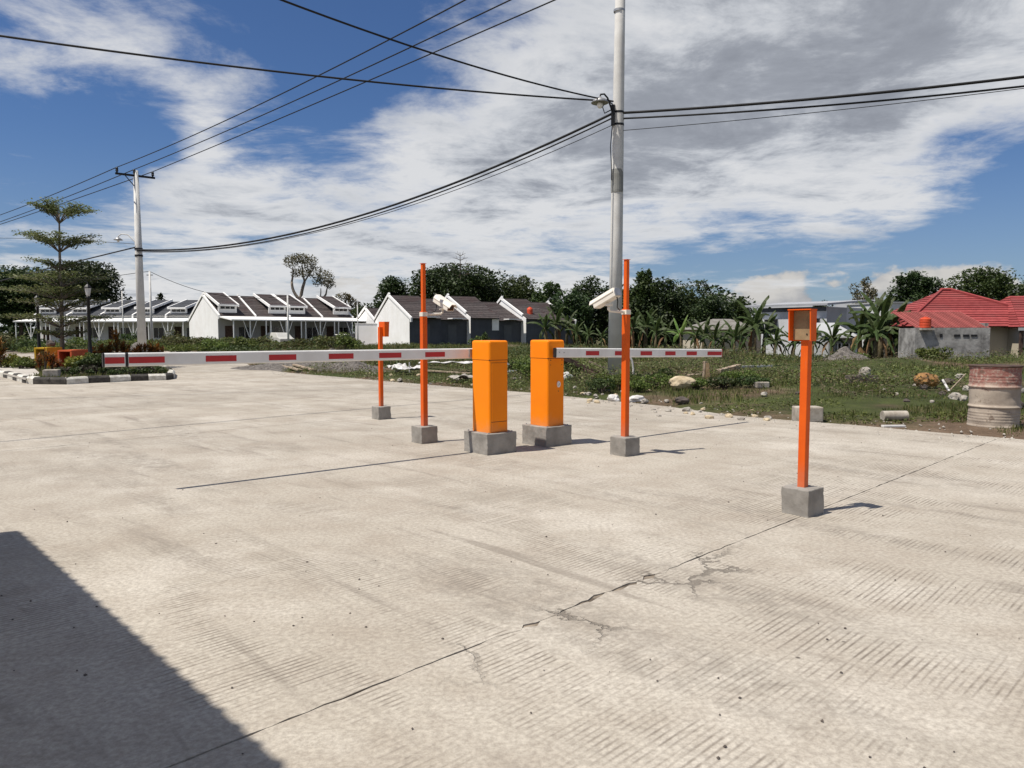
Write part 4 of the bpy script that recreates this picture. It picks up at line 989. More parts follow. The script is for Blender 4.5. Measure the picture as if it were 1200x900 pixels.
# ------------------------------------------------------------------ trees
def limb(a, b, r0, r1, bend=.08, n=6):
    a, b = Vector(a), Vector(b); L = (b - a).length; k = Vector((random.gauss(0, bend), random.gauss(0, bend), random.gauss(.04, bend * .5))) * L
    pts = [a.lerp(b, i / n) + k * math.sin(math.pi * i / n) for i in range(n + 1)]
    return pts, [r0 + (r1 - r0) * i / n for i in range(n + 1)]
def tree(label, px, Y, ytop, wpx, m, n=5000, leaf=.34, clumps=26, base=.35, group='trees beyond the houses', cat='tree', name='broadleaf_tree', bark=None, shape=(1, 1, 1), seed=None, wide=.34, solid=True):
    r = np.random.default_rng(seed if seed is not None else int(px * 7 + Y * 3)); random.seed(int(px * 3 + 1))
    b = P(px, 400, Y); gz = hz(b.x, b.y) - .1; ht = P(px, ytop, Y).z - gz; rad = wpx * Y / FOC
    t = thing(name, label, cat, (b.x, b.y, gz), 0, group)
    ch = ht * (1 - base); cz = ht * base + ch * .5
    dirs = unit(r.normal(size=(clumps, 3))); dirs[:, 2] = dirs[:, 2] * .9 + .1
    k = r.uniform(.30, .80, clumps)[:, None]
    dirs = dirs / (np.sum(np.abs(dirs) ** 3.4, axis=1, keepdims=True) ** (1 / 3.4))
    cc = dirs * k * np.array([rad, rad, ch * .5]) * np.array(shape) + np.array([0, 0, cz])
    pts = []; per = n // clumps
    for c in cc:
        s = r.uniform(.7, 1.35) * wide
        pts.append(blobpts(c, (rad * s, rad * s, ch * .5 * s * .85), per, r))
    fill = unit(r.normal(size=(n // 2, 3))); fill = fill / (np.sum(np.abs(fill) ** 2.6, axis=1, keepdims=True) ** (1 / 2.6)) * r.uniform(.45, .93, (n // 2, 1)) * np.array([rad, rad, ch * .5]) + np.array([0, 0, cz]) if solid else np.zeros((0, 3))
    pts = np.concatenate(pts + [fill]); pts = pts[pts[:, 2] > .3]
    over = (pts[:, 2] > ht); pts[over, 2] = ht - r.uniform(0, .4, over.sum())
    link('crown', npmesh('crown', leaves(pts, leaf, .6, .25, r), 0, m, 4), t)
    mb = MB(); tr = max(.12, ht * .028); fork = Vector((r.normal() * .3, r.normal() * .3, ht * (base + .08)))
    p_, q_ = limb((0, 0, -.3), fork, tr, tr * .7, .03); mb.tube(p_, q_, 8)
    for c in cc[:: max(1, clumps // 9)]:
        p_, q_ = limb(fork, c, tr * .55, tr * .12); mb.tube(p_, q_, 6)
    mb.build('trunk', bark or M_BARK, t, smooth=True)
    return t
# left: massive dark crowns behind the tiered tree
tree('broad dark round tree behind the tiered tree, wider one', 22, 104, 308, 56, M_LDARK, 13000, .42, 38, .2, seed=1)
tree('broad dark round tree behind the tiered tree, beside the pale houses', 98, 106, 303, 46, M_LDARK, 13000, .42, 38, .2, seed=2)
tree('dark tree at the outer end of the round tree group by the tiered tree', -42, 100, 330, 40, M_LDARK, 4000, .45, 20, .15, seed=3)
tree('small dark treetop peeping over the pale row roofs', 189, 120, 343, 8, M_LDARK, 700, .4, 8, .3, seed=4)
# centre left
tree('low feathery tree behind the far end of the carport row', 408, 104, 338, 20, M_LOLIVE, 1500, .30, 16, .2, seed=6, wide=.26, solid=False)
tree('grey green tree behind the small white gabled house', 430, 100, 352, 17, M_LMID, 2600, .32, 16, .1, seed=7)
tree('dark palm like treetop under the leaning sparse tree', 374, 112, 361, 14, M_LDARK, 1200, .38, 10, .3, seed=8)
tree('small dark tree left of the big crown over charcoal roofs', 464, 112, 322, 25, M_LDARK, 5000, .40, 20, .25, seed=9)
tree('big dark domed tree rising over the charcoal roofs', 533, 108, 306, 56, M_LDARK, 16000, .42, 46, .25, seed=10)
tree('dark tree filling the gap under the small crown behind the white gable', 488, 116, 338, 30, M_LDARK, 4500, .42, 16, .1, seed=11)
tree('mid green tree with pointed tops over the charcoal roofs', 600, 112, 318, 38, M_LMID, 9500, .38, 30, .12, seed=12, wide=.24)
tree('dark tree behind the charcoal row beside the domed one', 572, 114, 324, 28, M_LDARK, 5500, .4, 20, .1, seed=13)
tree('light green airy tree at the end of the charcoal row', 642, 100, 328, 21, M_LMID, 3600, .32, 18, .15, seed=14, wide=.24)
# centre right wood, trees one can tell apart
for i, (px, yt, w, mm, lab) in enumerate([
        (668, 343, 22, M_LDARK, 'dark tree between the airy tree and the tall utility pole'), (692, 329, 24, M_LDARK, 'tall dark tree just left of the tall utility pole'),
        (724, 335, 20, M_LDARK, 'dark tree directly behind the tall utility pole'), (753, 320, 13, M_LMID, 'slim tall tree rising right of the telescopic camera post'),
        (778, 328, 21, M_LDARK, 'pointed dark tree in the wood right of the camera post'), (806, 331, 23, M_LMID, 'round mid green tree in the wood above the boom'),
        (836, 347, 22, M_LDARK, 'low dark tree at the end of the wood above the boom tip'), (862, 354, 16, M_LMID, 'lowest tree tapering off the wood towards the tall bananas'),
        (655, 358, 20, M_LDARK, 'undergrowth tree at the foot of the wood by the charcoal row'), (745, 352, 26, M_LDARK, 'undergrowth tree in the wood behind the camera post'),
        (800, 360, 28, M_LDARK, 'undergrowth tree in the wood behind the young banana')]):
    tree(lab, px, 88 + (i % 3) * 5, yt - 7, w * 1.3, mm, 6000, .36, 26, .05, group='wood behind the banana plants', seed=40 + i, wide=.27)
# right
tree('small round dark tree over the grey flat roof', 964, 110, 350, 13, M_LDARK, 2400, .36, 14, .2, seed=60)
tree('pale spindly treetop over the grey flat roof', 945, 96, 352, 12, M_LMID, 500, .34, 10, .25, seed=61, wide=.22, solid=False)
tree('airy feathery tree behind the banana clump', 1012, 86, 318, 24, M_LOLIVE, 2400, .26, 24, .2, seed=62, wide=.22, solid=False)
tree('dark spreading tree left of the red roof ridge', 1068, 92, 314, 29, M_LDARK, 6500, .34, 30, .2, seed=63, wide=.25)
tree('large leafy tree behind the red roof', 1152, 88, 308, 44, M_LMID, 9500, .34, 40, .15, seed=64, wide=.24)
tree('leafy tree at the outer end behind the red roof', 1222, 90, 322, 36, M_LMID, 5000, .34, 28, .15, seed=65)
tree('low green tree between white block house and red roof', 1095, 84, 348, 12, M_LMID, 1200, .32, 10, .2, seed=66)

def far_wood():
    r = np.random.default_rng(99); pts = []
    for px in np.arange(-160, 1380, 7.0):
        if 120 < px < 395: continue
        Y = r.uniform(118, 150); top = (346 if 560 < px < 850 else 357) + 7 * math.sin(px * .021) + r.uniform(-6, 6) + (8 if px > 870 else 0); c = P(px, 400, Y); zt = P(px, top, Y).z; gz = hz(c.x, c.y)
        rad = r.uniform(1.6, 2.6)
        for z in np.arange(gz + 1.0, zt - rad * .4, 1.7): pts.append(blobpts((c.x + r.normal() * .8, c.y, z), (rad, rad, rad * .8), 60, r))
    o = link('distant_wood', npmesh('distant_wood', leaves(np.concatenate(pts), .75, .7, .2, r), 0, M_LDARK, 4)); tag(o, 'dark mass of far trees along the horizon', 'wood', kind='stuff')
far_wood()
def sparse_tree():
    random.seed(5); Y = 100; b = P(357, 400, Y); gz = hz(b.x, b.y) - .1
    t = thing('leaning_tree', 'tall leaning tree with bare forked trunk and brownish tufts over carport roofs', 'tree', (b.x, b.y, gz))
    loc = lambda px, py: P(px, py, Y) - Vector((b.x, b.y, gz))
    mb = MB(); segs = [((357, 400), (352, 352), .36, .30), ((352, 352), (342, 330), .22, .16), ((342, 330), (343, 313), .14, .08), ((352, 352), (357, 330), .24, .18),
                       ((357, 330), (354, 310), .14, .08), ((357, 330), (368, 315), .12, .06), ((368, 365), (382, 345), .18, .12), ((382, 345), (386, 330), .11, .06),
                       ((357, 400), (368, 365), .28, .18), ((343, 316), (330, 309), .06, .02), ((368, 365), (376, 338), .12, .06)]
    for a, c, r0, r1 in segs:
        p_, q_ = limb(loc(*a), loc(*c), r0, r1, .05); mb.tube(p_, q_, 7)
    mb.build('trunk', M_BARKL, t, smooth=True)
    pts = []
    for px, py, rx, ry, n in ((342, 306, 8, 7, 420), (352, 303, 9, 6, 520), (362, 306, 9, 7, 500), (355, 318, 9, 7, 420), (368, 318, 8, 7, 420), (381, 325, 9, 8, 620), (386, 333, 6, 5, 260), (373, 330, 6, 5, 220), (346, 320, 5, 5, 140)):
        c = loc(px, py); s = Y / FOC * 1.38; pts.append(blobpts(c, (rx * s, rx * s, ry * s * .9), int(n * .85), shell=.1))
    link('crown', npmesh('crown', leaves(np.concatenate(pts), .27, .5, .1), 0, M_LOLIVE, 4), t)
sparse_tree()
def bare_top():
    random.seed(9); Y = 104; b = P(541, 400, Y); gz = hz(b.x, b.y)
    t = thing('bare_tree', 'thin bare treetop with level twigs above the domed dark tree', 'tree', (b.x, b.y, gz)); mb = MB()
    loc = lambda px, py: P(px, py, Y) - Vector((b.x, b.y, gz))
    mb.tube([loc(541, 400), loc(540, 330), loc(539, 296)], [.22, .12, .03], 6)
    tw = MB()
    for y, w in ((298, 6), (303, 9), (309, 13), (315, 20), (321, 18)):
        for s in (-1, 1): tw.tube([loc(539.5, y + 2), loc(539.5 + s * w * .5, y), loc(539.5 + s * w, y - 1)], [.05, .035, .02], 5)
        for s in (-1, 1): tw.tube([loc(539.5 + s * w * .4, y), loc(539.5 + s * w * .6, y - 4)], [.03, .015], 4)
    mb.build('trunk', M_BARK, t); tw.build('twigs', M_BARK, t)
bare_top()

def terminalia():
    random.seed(3); r = np.random.default_rng(3); Y = 28.0; b = P(73, 420, Y)
    t = thing('tiered_tree', 'slender tree with flat umbrella tiers of small leaves in the plant bed', 'tree', (b.x, b.y, .10))
    loc = lambda px, py: P(px, py, Y) - Vector((b.x, b.y, .10))
    mb = MB(); mb.tube([(0, 0, -.1), loc(73, 400), loc(72, 350), loc(70, 300), loc(69.5, 262), loc(69.5, 250)], [.085, .078, .062, .045, .028, .015], 10)
    for z in (0,): pass
    mb.build('trunk', M_BARKL, t, smooth=True)
    s = Y / FOC
    # tier: (stem pixel y, rim pixel y, half width px left, half width px right, branches, leaves)
    tiers = [(262, 240, 28, 36, 11, 1500), (296, 277, 38, 43, 11, 1700), (318, 306, 34, 30, 9, 1300), (338, 322, 52, 58, 12, 2300), (352, 338, 74, 50, 13, 2700), (366, 352, 45, 62, 11, 1600),
             (384, 370, 56, 58, 12, 2200), (397, 388, 30, 34, 9, 1000)]
    for ty, ry, wl, wr, nb, nl in tiers:
        br = MB(); a = loc(71.5 - (400 - ty) * .015, ty); up = (ty - ry) * s; pts = []
        for k in range(nb):
            q = 2 * math.pi * (k + random.uniform(-.3, .3)) / nb; w = (wr if math.cos(q) > 0 else wl) * s * random.uniform(.72, 1.0)
            e = a + Vector((math.cos(q) * w, math.sin(q) * w, up * random.uniform(.75, 1.05)))
            m_ = a.lerp(e, .45) + Vector((0, 0, up * .28)); br.tube([a, m_, e], [.022, .014, .005], 5)
            n = int(nl * (1.9 if ty < 300 else .85)) // nb; f = r.uniform(.15, 1.03, n) ** .6
            base = np.array(a)[None] * ((1 - f) ** 2)[:, None] + 2 * np.array(m_)[None] * (f * (1 - f))[:, None] + np.array(e)[None] * (f ** 2)[:, None]
            spread = .05 + .20 * f * w * .55
            base += np.stack([r.normal(size=n) * spread, r.normal(size=n) * spread, r.normal(size=n) * .035 + .03], 1); pts.append(base)
        br.build('branch_tier', M_BARKL, t, smooth=True)
        link('leaf_tier', npmesh('leaf_tier', leaves(np.concatenate(pts), .095, .6, .7, r), 0, M_LTERM, 4), t)
terminalia()

# ------------------------------------------------------------------ banana plants: stem and single large leaves
def banana_leaf_mesh(L, W, droop, m, torn, seed):
    r = random.Random(seed); n = 13; v = []; f = []
    for i in range(n + 1):
        q = i / n; w = W * math.sin(math.pi * min(1, q * .93 + .07)) ** .6 * (1 if i else .15)
        x = L * (q - .10 * q * q * droop); z = L * (.55 * q - droop * .95 * q * q)
        fold = .28 * w; j = r.uniform(-.06, .06) * torn
        v += [(x + j, -w / 2 * (1 - torn * r.uniform(0, .55)), z - fold - torn * r.uniform(0, .14)), (x, 0, z), (x + j, w / 2 * (1 - torn * r.uniform(0, .55)), z - fold - torn * r.uniform(0, .14))]
    for i in range(n):
        a = i * 3
        f += [(a, a + 1, a + 4, a + 3), (a + 1, a + 2, a + 5, a + 4)]
    me = bpy.data.meshes.new('leaf'); me.from_pydata(v, [], f); me.materials.append(m); return me
LM = [banana_leaf_mesh(2.0, .40, d, M_LBAN, tr, k) for k, (d, tr) in enumerate(((.42, .5), (.75, .8), (1.05, 1.0), (1.30, 1.2)))]
LY = [banana_leaf_mesh(1.8, .42, d, M_LBANY, .2, 20 + k) for k, d in enumerate((.25, .5, .8))]
LDD = [banana_leaf_mesh(1.5, .34, d, M_LDEAD, 1.0, 30 + k) for k, d in enumerate((1.7, 2.1))]
def banana(label, px, Y, ytop, young=False, dead=1, nl=9, group='banana plants along the field edge', seed=0):
    r = random.Random(seed * 31 + int(px)); b = P(px, 402, Y); gz = hz(b.x, b.y) - .05; ht = P(px, ytop, Y).z - gz
    sc = ht / 3.6; t = thing('banana_plant', label, 'banana plant', (b.x, b.y, gz), 0, group); sh = ht * .56
    lean = r.uniform(-.12, .12); MB().tube([(0, 0, -.1), (lean * .3, 0, sh * .5), (lean, 0, sh)], [.15 * sc, .12 * sc, .075 * sc], 9).build('stem', M_STEMB, t, smooth=True)
    for k in range(nl):
        q = k / nl; mesh = (LY if young else LM)[min(int(q * (3 if young else 4)), 2 if young else 3)]
        o = link('leaf', mesh, t, (lean, 0, sh - .05 - q * .12)); s = sc * r.uniform(.72, 1.02)
        o.scale = (s * (.95), s, s); o.rotation_euler = (r.uniform(-.15, .15), -R(52 - 66 * q + r.uniform(-10, 10)), k * 2.4 + r.uniform(-.3, .3))
    for k in range(dead):
        o = link('dead_leaf', LDD[k % 2], t, (lean * .8, 0, sh * .86)); o.scale = (sc, sc, sc); o.rotation_euler = (0, R(20), r.uniform(0, 6.28))
    return t
for px, Y, yt in ((640, 64, 362), (652, 66, 352), (664, 68, 360), (676, 64, 372), (690, 66, 378), (704, 63, 382), (742, 66, 360), (756, 68, 352), (768, 64, 364), (780, 66, 370), (814, 66, 372), (824, 68, 366), (838, 62, 374), (848, 64, 378), (860, 62, 372), (870, 66, 366)):
    bl = ('taller ' if yt < 366 else 'lower ') + ('banana plant at the end of the charcoal row' if px < 670 else 'banana plant in the gap left of the tall utility pole' if px < 715 else
          'banana plant between camera post and the young bright banana' if px < 790 else 'banana plant before the half hidden cottage')
    banana(bl, px, Y, yt, seed=px)
banana('young bright yellow green banana plant with upright new leaf behind the boom', 798, 60, 366, True, 0, 7, seed=2)
o = None
for k, (px, Y, yt, lab) in enumerate(((884, 56, 346, 'tall dark banana plant left of the grey flat roofed building'), (895, 57, 356, 'banana plant beside the tall one left of grey flat roofed building'),
        (908, 54, 378, 'low banana plant before the grey wall, left of the reader hood'), (930, 55, 380, 'low banana plant before the grey wall, behind the reader post'),
        (952, 53, 376, 'low banana plant before the grey side wall, right of the reader hood'), (975, 52, 368, 'pale leafed banana plant by the low grey outbuilding'))):
    banana(lab, px, Y, yt, seed=50 + k, nl=10)
for k, (px, Y, yt) in enumerate(((1008, 50, 350), (1020, 51, 340), (1032, 49, 338), (1042, 50, 346), (1052, 51, 348), (1026, 47, 356), (1060, 48, 368))):
    banana(('banana plant in the tall clump, on the outbuilding side', 'banana plant in the tall clump, with its top over the feathery tree', 'tallest banana plant of the clump by the red roofed house', 'banana plant in the tall clump before the white block house', 'banana plant in the tall clump, beside the red hipped roof', 'short banana plant in front of the tall clump', 'low banana plant of the tall clump nearest the grey shed')[k], px, Y, yt, dead=2, nl=11, group='tall banana clump by the red roof', seed=70 + k)

# ------------------------------------------------------------------ shrubs
def shrub(name, label, cat, loc, h, rad, m, n, leaf, group=None, clumps=9, flat=.1, aspect=.55, upright=False, seed=0):
    r = np.random.default_rng(seed); t = thing(name, label, cat, loc, r.uniform(0, 6), group); pts = []; mb = MB()
    for k in range(clumps):
        q = r.uniform(0, 6.28); d = rad * r.uniform(.1, .8); z = h * r.uniform(.35, .85) * (1 - .35 * d / rad)
        c = Vector((math.cos(q) * d, math.sin(q) * d, z)); s = r.uniform(.28, .48)
        pts.append(blobpts(c, (rad * s, rad * s, h * .30 * s * 2), n // clumps, r)); mb.tube([(0, 0, -.05), c * .5 + Vector((0, 0, .05)), c], [.02, .014, .006], 5)
    p_ = np.concatenate(pts); p_[:, 2] = np.abs(p_[:, 2])
    link('foliage', npmesh('foliage', leaves(p_, leaf, aspect, flat, r), 0, m, 4), t); mb.build('stem', M_BARK, t)
    return t
def spiky(name, label, loc, h, rad, m, n, L, group, seed):
    r = np.random.default_rng(seed); t = thing(name, label, 'plant', loc, 0, group); V_ = []; mb = MB()
    for k in range(5):
        q = r.uniform(0, 6.28); d = rad * r.uniform(0, .6); top = np.array([math.cos(q) * d, math.sin(q) * d, h * r.uniform(.45, .85)])
        mb.tube([(0, 0, -.05), tuple(top)], [.014, .008], 5); m_ = n // 5
        ang = r.uniform(0, 6.28, m_); el = r.uniform(-.2, 1.2, m_); dd = np.stack([np.cos(ang) * np.cos(el), np.sin(ang) * np.cos(el), np.sin(el)], 1)
        st = top + np.stack([np.zeros(m_), np.zeros(m_), -r.uniform(0, h * .35, m_)], 1); ln = (L * r.uniform(.6, 1.2, m_))[:, None]
        sd = unit(np.cross(dd, np.array([0, 0, 1.0]))) * L * .14; V_.append(np.stack([st, st + dd * ln * .5 + sd, st + dd * ln, st + dd * ln * .5 - sd], 1))
    link('foliage', npmesh('foliage', np.concatenate(V_), 0, m, 4), t); mb.build('stem', M_BARK, t); return t
def on(px, Y, z=.12): c = P(px, 420, Y); return (c.x, c.y, z)
for k, (px, Y, h) in enumerate(((46, 23.4, .75), (52, 23.0, .85), (60, 23.2, .8), (66, 23.8, .6))):
    spiky('croton_plant', 'thin orange leafed croton in front of the painted boxes', on(px, Y), h, .22, M_CROTON, 110, .17, 'crotons before the boxes', 100 + k)
for k, (px, Y, h) in enumerate(((112, 27.5, .8), (120, 28, .95), (129, 28.3, 1.0), (137, 28.6, 1.55), (146, 28.5, .95), (154, 28.2, .8), (170, 29.0, .85), (178, 29.2, .9), (186, 29, .75), (163, 29, .7))):
    spiky('croton_plant', 'orange brown croton behind the boom tip by the slim utility pole', on(px, Y), h, .38, M_CROTON, 230, .24, 'crotons behind the boom tip', 120 + k)
spiky('croton_plant', 'orange croton at the outer edge of the plant bed left of the yellow box', on(1, 26), 1.15, .4, M_CROTON, 220, .25, None, 140)
for k, (px, Y, h, m_) in enumerate(((8, 26.3, .55, M_LYEL), (20, 26.2, .6, M_LYEL), (32, 26.0, .5, M_LYEL), (24, 25.2, .45, M_LBRIGHT), (38, 25.5, .4, M_LBRIGHT))):
    shrub('low_shrub', 'low yellow green clipped shrub left of the yellow box', 'shrub', on(px, Y), h, .42, m_, 700, .075, 'clipped shrubs left of the yellow box', seed=150 + k)
for k, (px, Y, h, m_) in enumerate(((86, 24.2, .55, M_LYEL), (93, 24.4, .5, M_LYEL), (100, 23.8, .5, M_LMID), (109, 23.6, .6, M_LMID), (116, 24.0, .7, M_LMID), (124, 24.2, .55, M_LMID), (105, 25.0, .75, M_LBRIGHT))):
    shrub('low_shrub', 'low leafy shrub beside the orange box under the lantern post', 'shrub', on(px, Y), h, .40, m_, 600, .085, 'shrubs beside the orange box', seed=160 + k)
for k in range(22):
    px = 68 + k * 5.7; Y = 21.3 + (k % 3) * .45
    shrub('edging_plant', 'low purplish edging plant just inside the striped kerb', 'plant', on(px, Y + max(0, (px - 150) * .015), .12), .24 + .08 * (k % 2), .24, M_LPURP if k % 3 else M_LMID, 240, .07, 'edging plants inside the kerb', clumps=5, seed=190 + k)
MB().box((0, 0, .1), (.38, .3, .2)).build('concrete_lump', M_BLOCK2, None, tuple(G(61, 441.5, .14)), .3, bevel=.02)
tag(bpy.data.objects['concrete_lump'], 'small pale concrete lump lying in the plant bed', 'concrete lump')

# weedy bushes in front of the left hand houses
for k in range(46):
    r = random.Random(300 + k); px = -30 + k * 9.6 + r.uniform(-4, 4); Y = r.uniform(50, 60) if px < 410 else 60
    c = P(px, 400, Y); h = r.uniform(.6, 1.75) if px < 260 else r.uniform(.4, 1.2)
    where = ('behind the clipped shrubs' if px < 40 else 'behind the painted boxes' if px < 105 else 'behind the crotons at the slim pole' if px < 165 else 'between slim pole and blank gable wall' if px < 215
             else 'before the blank sunlit gable wall' if px < 262 else 'before the carport posts' if px < 335 else 'before the far carports and parked car' if px < 405 else 'before the white gabled end house')
    size_ = 'tall' if h > 1.25 else 'middling' if h > .85 else 'low'; tone = ('dusty green', 'bright green', 'dusty green', 'deep green')[k % 4]
    shrub('weed_bush', f'{size_} {tone} weed bush {where}', 'bush', (c.x, c.y, hz(c.x, c.y)), h, r.uniform(1.0, 1.9), (M_LWEED, M_LBRIGHT, M_LWEED, M_LMID)[k % 4], 1000, .17, 'weed bushes before the row houses', clumps=12, seed=300 + k)
for k, (px, py, h, rad) in enumerate(((612, 443, .62, .5), (603, 436, .6, .55), (625, 448, .45, .4), (590, 432, .5, .5))):
    c = G(px, py); shrub('weed_bush', 'leafy weed bush showing between the two orange cabinets', 'bush', (c.x, c.y, hz(c.x, c.y)), h, rad, M_LBRIGHT, 1100, .075, 'weed bushes between the cabinets', clumps=12, seed=400 + k)
for k, (px, py, h, rad) in enumerate(((718, 457, .45, .45), (705, 462, .38, .4), (730, 460, .42, .4), (755, 455, .48, .5), (768, 459, .4, .45), (780, 452, .42, .45), (745, 462, .35, .4), (672, 444, .5, .45), (812, 462, .28, .35), (848, 462, .3, .4), (868, 458, .35, .45), (885, 463, .28, .35))):
    c = G(px, py); shrub('weed_bush', ('low ' if h < .40 else 'taller ') + ('deep' if k % 2 else 'bright') + ' green weed bush ' + ('at the foot of the tall utility pole' if px < 735 else 'right of the camera post before the brown scrub' if px < 790 else 'by the tan boulder and stakes' if px < 860 else 'left of the reader post rubble'), 'bush', (c.x, c.y, hz(c.x, c.y)), h, rad, M_LMID if k % 2 else M_LBRIGHT, 1000, .06, 'weed bushes along the road edge', clumps=11, seed=420 + k)
for k, (px, Y, h, rad) in enumerate(((765, 55, .9, .9), (560, 62, 1.2, .8), (568, 62, 1.5, .5), (1010, 46, 1.1, 1.2), (1030, 45, .9, 1.1), (985, 47, 1.2, .9), (960, 48, 1.0, .9), (1095, 30, .8, .7), (1110, 32, .7, .8), (1150, 38, .8, .6), (1085, 38, .8, .8), (1135, 36, .6, .8))):
    c = P(px, 400, Y); shrub('weed_bush', 'bush standing at the far edge of the rough field', 'bush', (c.x, c.y, hz(c.x, c.y)), h, rad, M_LBRIGHT if k % 2 else M_LMID, 900, .14, 'bushes at the far field edge', clumps=10, seed=450 + k)

# ------------------------------------------------------------------ drum, blocks, rubble
c = G(1163, 503); c = P(1165, 503, c.y); c.x = P(1165, 470, c.y + .30).x; dz = hz(c.x, c.y + .25)
t = thing('oil_drum', 'dented steel oil drum, faded red over cream, at the road edge', 'oil drum', (c.x, c.y + .30, min(dz, .0)), 0); t.scale = (1.12, 1.12, 1.0)
pr = [(.0, .012), (.275, .012), (.285, 0), (.292, .01), (.292, .03), (.285, .04)]
zs = np.linspace(.05, .84, 80)
for z in zs:
    rr_ = .285
    for zc_ in (.30, .585): rr_ += .016 * math.exp(-((z - zc_) / .016) ** 2)
    for zc_ in (.10, .14, .18, .22, .66, .70, .74): rr_ += .004 * math.exp(-((z - zc_) / .010) ** 2)
    pr.append((rr_, float(z)))
pr += [(.286, .85), (.294, .862), (.294, .878), (.284, .885), (.274, .878), (.272, .80), (.0, .79)]
mb = MB().lathe(pr[1:], (0, 0, 0), 48)
from mathutils import noise as mn
mb.v = [tuple(Vector(p) * 1.0 + Vector((p[0], p[1], 0)).normalized() * (.010 * mn.noise(Vector(p) * 4.5) + .004 * mn.noise(Vector(p) * 12))) if (p[0] or p[1]) else p for p in mb.v]
mb.build('drum_shell', M_DRUM, t, smooth=True)
MB().lathe([(.2915, .864), (.300, .87), (.300, .884), (.2915, .890)], seg=40).build('rim_hoop', M_DARKW, t, smooth=True)
def gpt(px, py, up=0.0): c = G(px, py); return Vector((c.x, c.y, max(hz(c.x, c.y), 0) + up))
def item(mb, name, m, label, cat, loc, rotz=0.0, bevel=0.0, tilt=(0, 0), group=None):
    o = mb.build(name, m, None, loc, rotz, bevel); o.rotation_euler = (tilt[0], tilt[1], rotz); return tag(o, label, cat, group)
item(MB().box((0, 0, .11), (.40, .26, .24)), 'concrete_block', M_BLOCK2, 'pale concrete block on the verge behind the reader post', 'block', gpt(946, 492, -.02), .06, .02)
item(MB().tube([(-.19, 0, .07), (.19, 0, .075)], [.078, .074], 20), 'concrete_cylinder', M_BLOCK2, 'short pale concrete cylinder lying on the verge', 'concrete cylinder', gpt(1048, 494), .05, .006)
item(MB().box((0, 0, .02), (.33, .07, .03)), 'white_batten', M_SHEET, 'thin white batten lying before the concrete cylinder', 'batten', gpt(1047, 501), .06, .004)
item(MB().box((0, 0, .09), (.68, .28, .20)).box((0, 0, .19), (.56, .17, .03)), 'dark_slab', M_ROCKD, 'long dark slab lying in the field grass', 'slab', gpt(1009, 457), .12, .02)
rock('pale_stone', 'pale pointed stone lying on the long dark slab', 'stone', gpt(1013, 457, .17), (.28, .24, .26), M_ROCK, 11)
rock('brown_boulder', 'rust brown boulder in the field left of the oil drum', 'boulder', gpt(1085, 463, .04), (.48, .36, .36), M_ROCKB, 12, rough=.25)
rock('tan_boulder', 'large flat tan boulder in the weeds under the boom tip', 'boulder', gpt(799, 462, .04), (.66, .44, .34), M_ROCKT, 13, rough=.2)
rock('dark_stone', 'dark round stone at the road edge under the boom tip', 'stone', gpt(799, 474), (.26, .2, .16), M_ROCKD, 14)
rock('white_rubble', 'white broken lump at the road edge left of the camera post', 'rubble', gpt(719, 470), (.26, .2, .16), M_SHEET, 15, rough=.3)
rock('white_rubble', 'white broken lump at the road edge right of the camera post', 'rubble', gpt(745, 471), (.32, .2, .16), M_SHEET, 16, rough=.3)
rock('white_rubble', 'white lump beside the dark log right of the lock cover cabinet', 'rubble', gpt(664, 448), (.28, .22, .24), M_SHEET, 17, rough=.3)
for k, (px, py, s) in enumerate(((1082, 464, .15), (1072, 460, .10), (1118, 473, .18), (1110, 460, .22), (1124, 458, .2), (1132, 466, .14), (1104, 468, .12), (1128, 474, .16), (1050, 470, .08), (935, 470, .09), (1140, 480, .1), (895, 470, .14), (1062, 478, .09), (1036, 466, .08), (1092, 478, .08), (1190, 478, .2), (1196, 470, .15))):
    rock('field_stone', 'grey rubble stone scattered near the brown boulder and oil drum', 'stone', gpt(px, py, -.01), (s * 1.3, s, s * .9), M_ROCK if k % 3 else M_ROCKD, 500 + k, rotz=k, group='rubble stones near the drum', sub=2, rough=.28)
for k in range(46):
    r = random.Random(600 + k); px = r.uniform(640, 900); base = 470 if px < 760 else 480; py = base - r.uniform(-3, 14) + (px - 690) * .06; s = r.uniform(.05, .13)
    rock('edge_stone', 'small rubble stone along the road edge by the weeds', 'stone', gpt(px, py, -.01), (s * 1.3, s, s * .8), M_ROCK if k % 3 else M_ROCKT, 700 + k, rotz=k, group='rubble stones along the road edge', sub=2, rough=.28)
for k in range(26):
    r = random.Random(640 + k); px = r.uniform(430, 625); py = 446 + (px - 430) * .055 - r.uniform(0, 12); s = r.uniform(.06, .16)
    rock('edge_stone', 'small rubble stone by the scrap heap behind the boom', 'stone', gpt(px, py, -.01), (s * 1.3, s, s * .8), M_ROCK if k % 2 else M_ROCKT, 800 + k, rotz=k, group='rubble stones by the scrap heap', sub=2, rough=.28)
def plank(label, a, b, w, th, m, za=.04, zb=.04, cat='plank', name='plank', group=None):
    A = gpt(*a); B = gpt(*b); A.z += za; B.z += zb; d = B - A; c = (A + B) / 2; mb = MB().box((0, 0, 0), (d.length, w, th))
    o = mb.build(name, m, None, c, 0, min(w, th) * .12); o.rotation_euler = (random.uniform(-.2, .2), -math.asin(d.z / d.length), math.atan2(d.y, d.x)); return tag(o, label, cat, group)
plank('dark weathered log leaning down beside the lock cover cabinet', (652, 447), (700, 446), .17, .16, M_DARKW, .62, .10, 'log', 'log')
plank('second dark beam below the log right of the lock cover cabinet', (668, 446), (708, 447), .14, .10, M_DARKW, .40, .05, 'beam', 'beam')
plank('pale grey branch slanting from the log to the tall pole', (690, 444), (716, 444), .07, .06, M_WOOD, .40, .12, 'branch', 'branch')
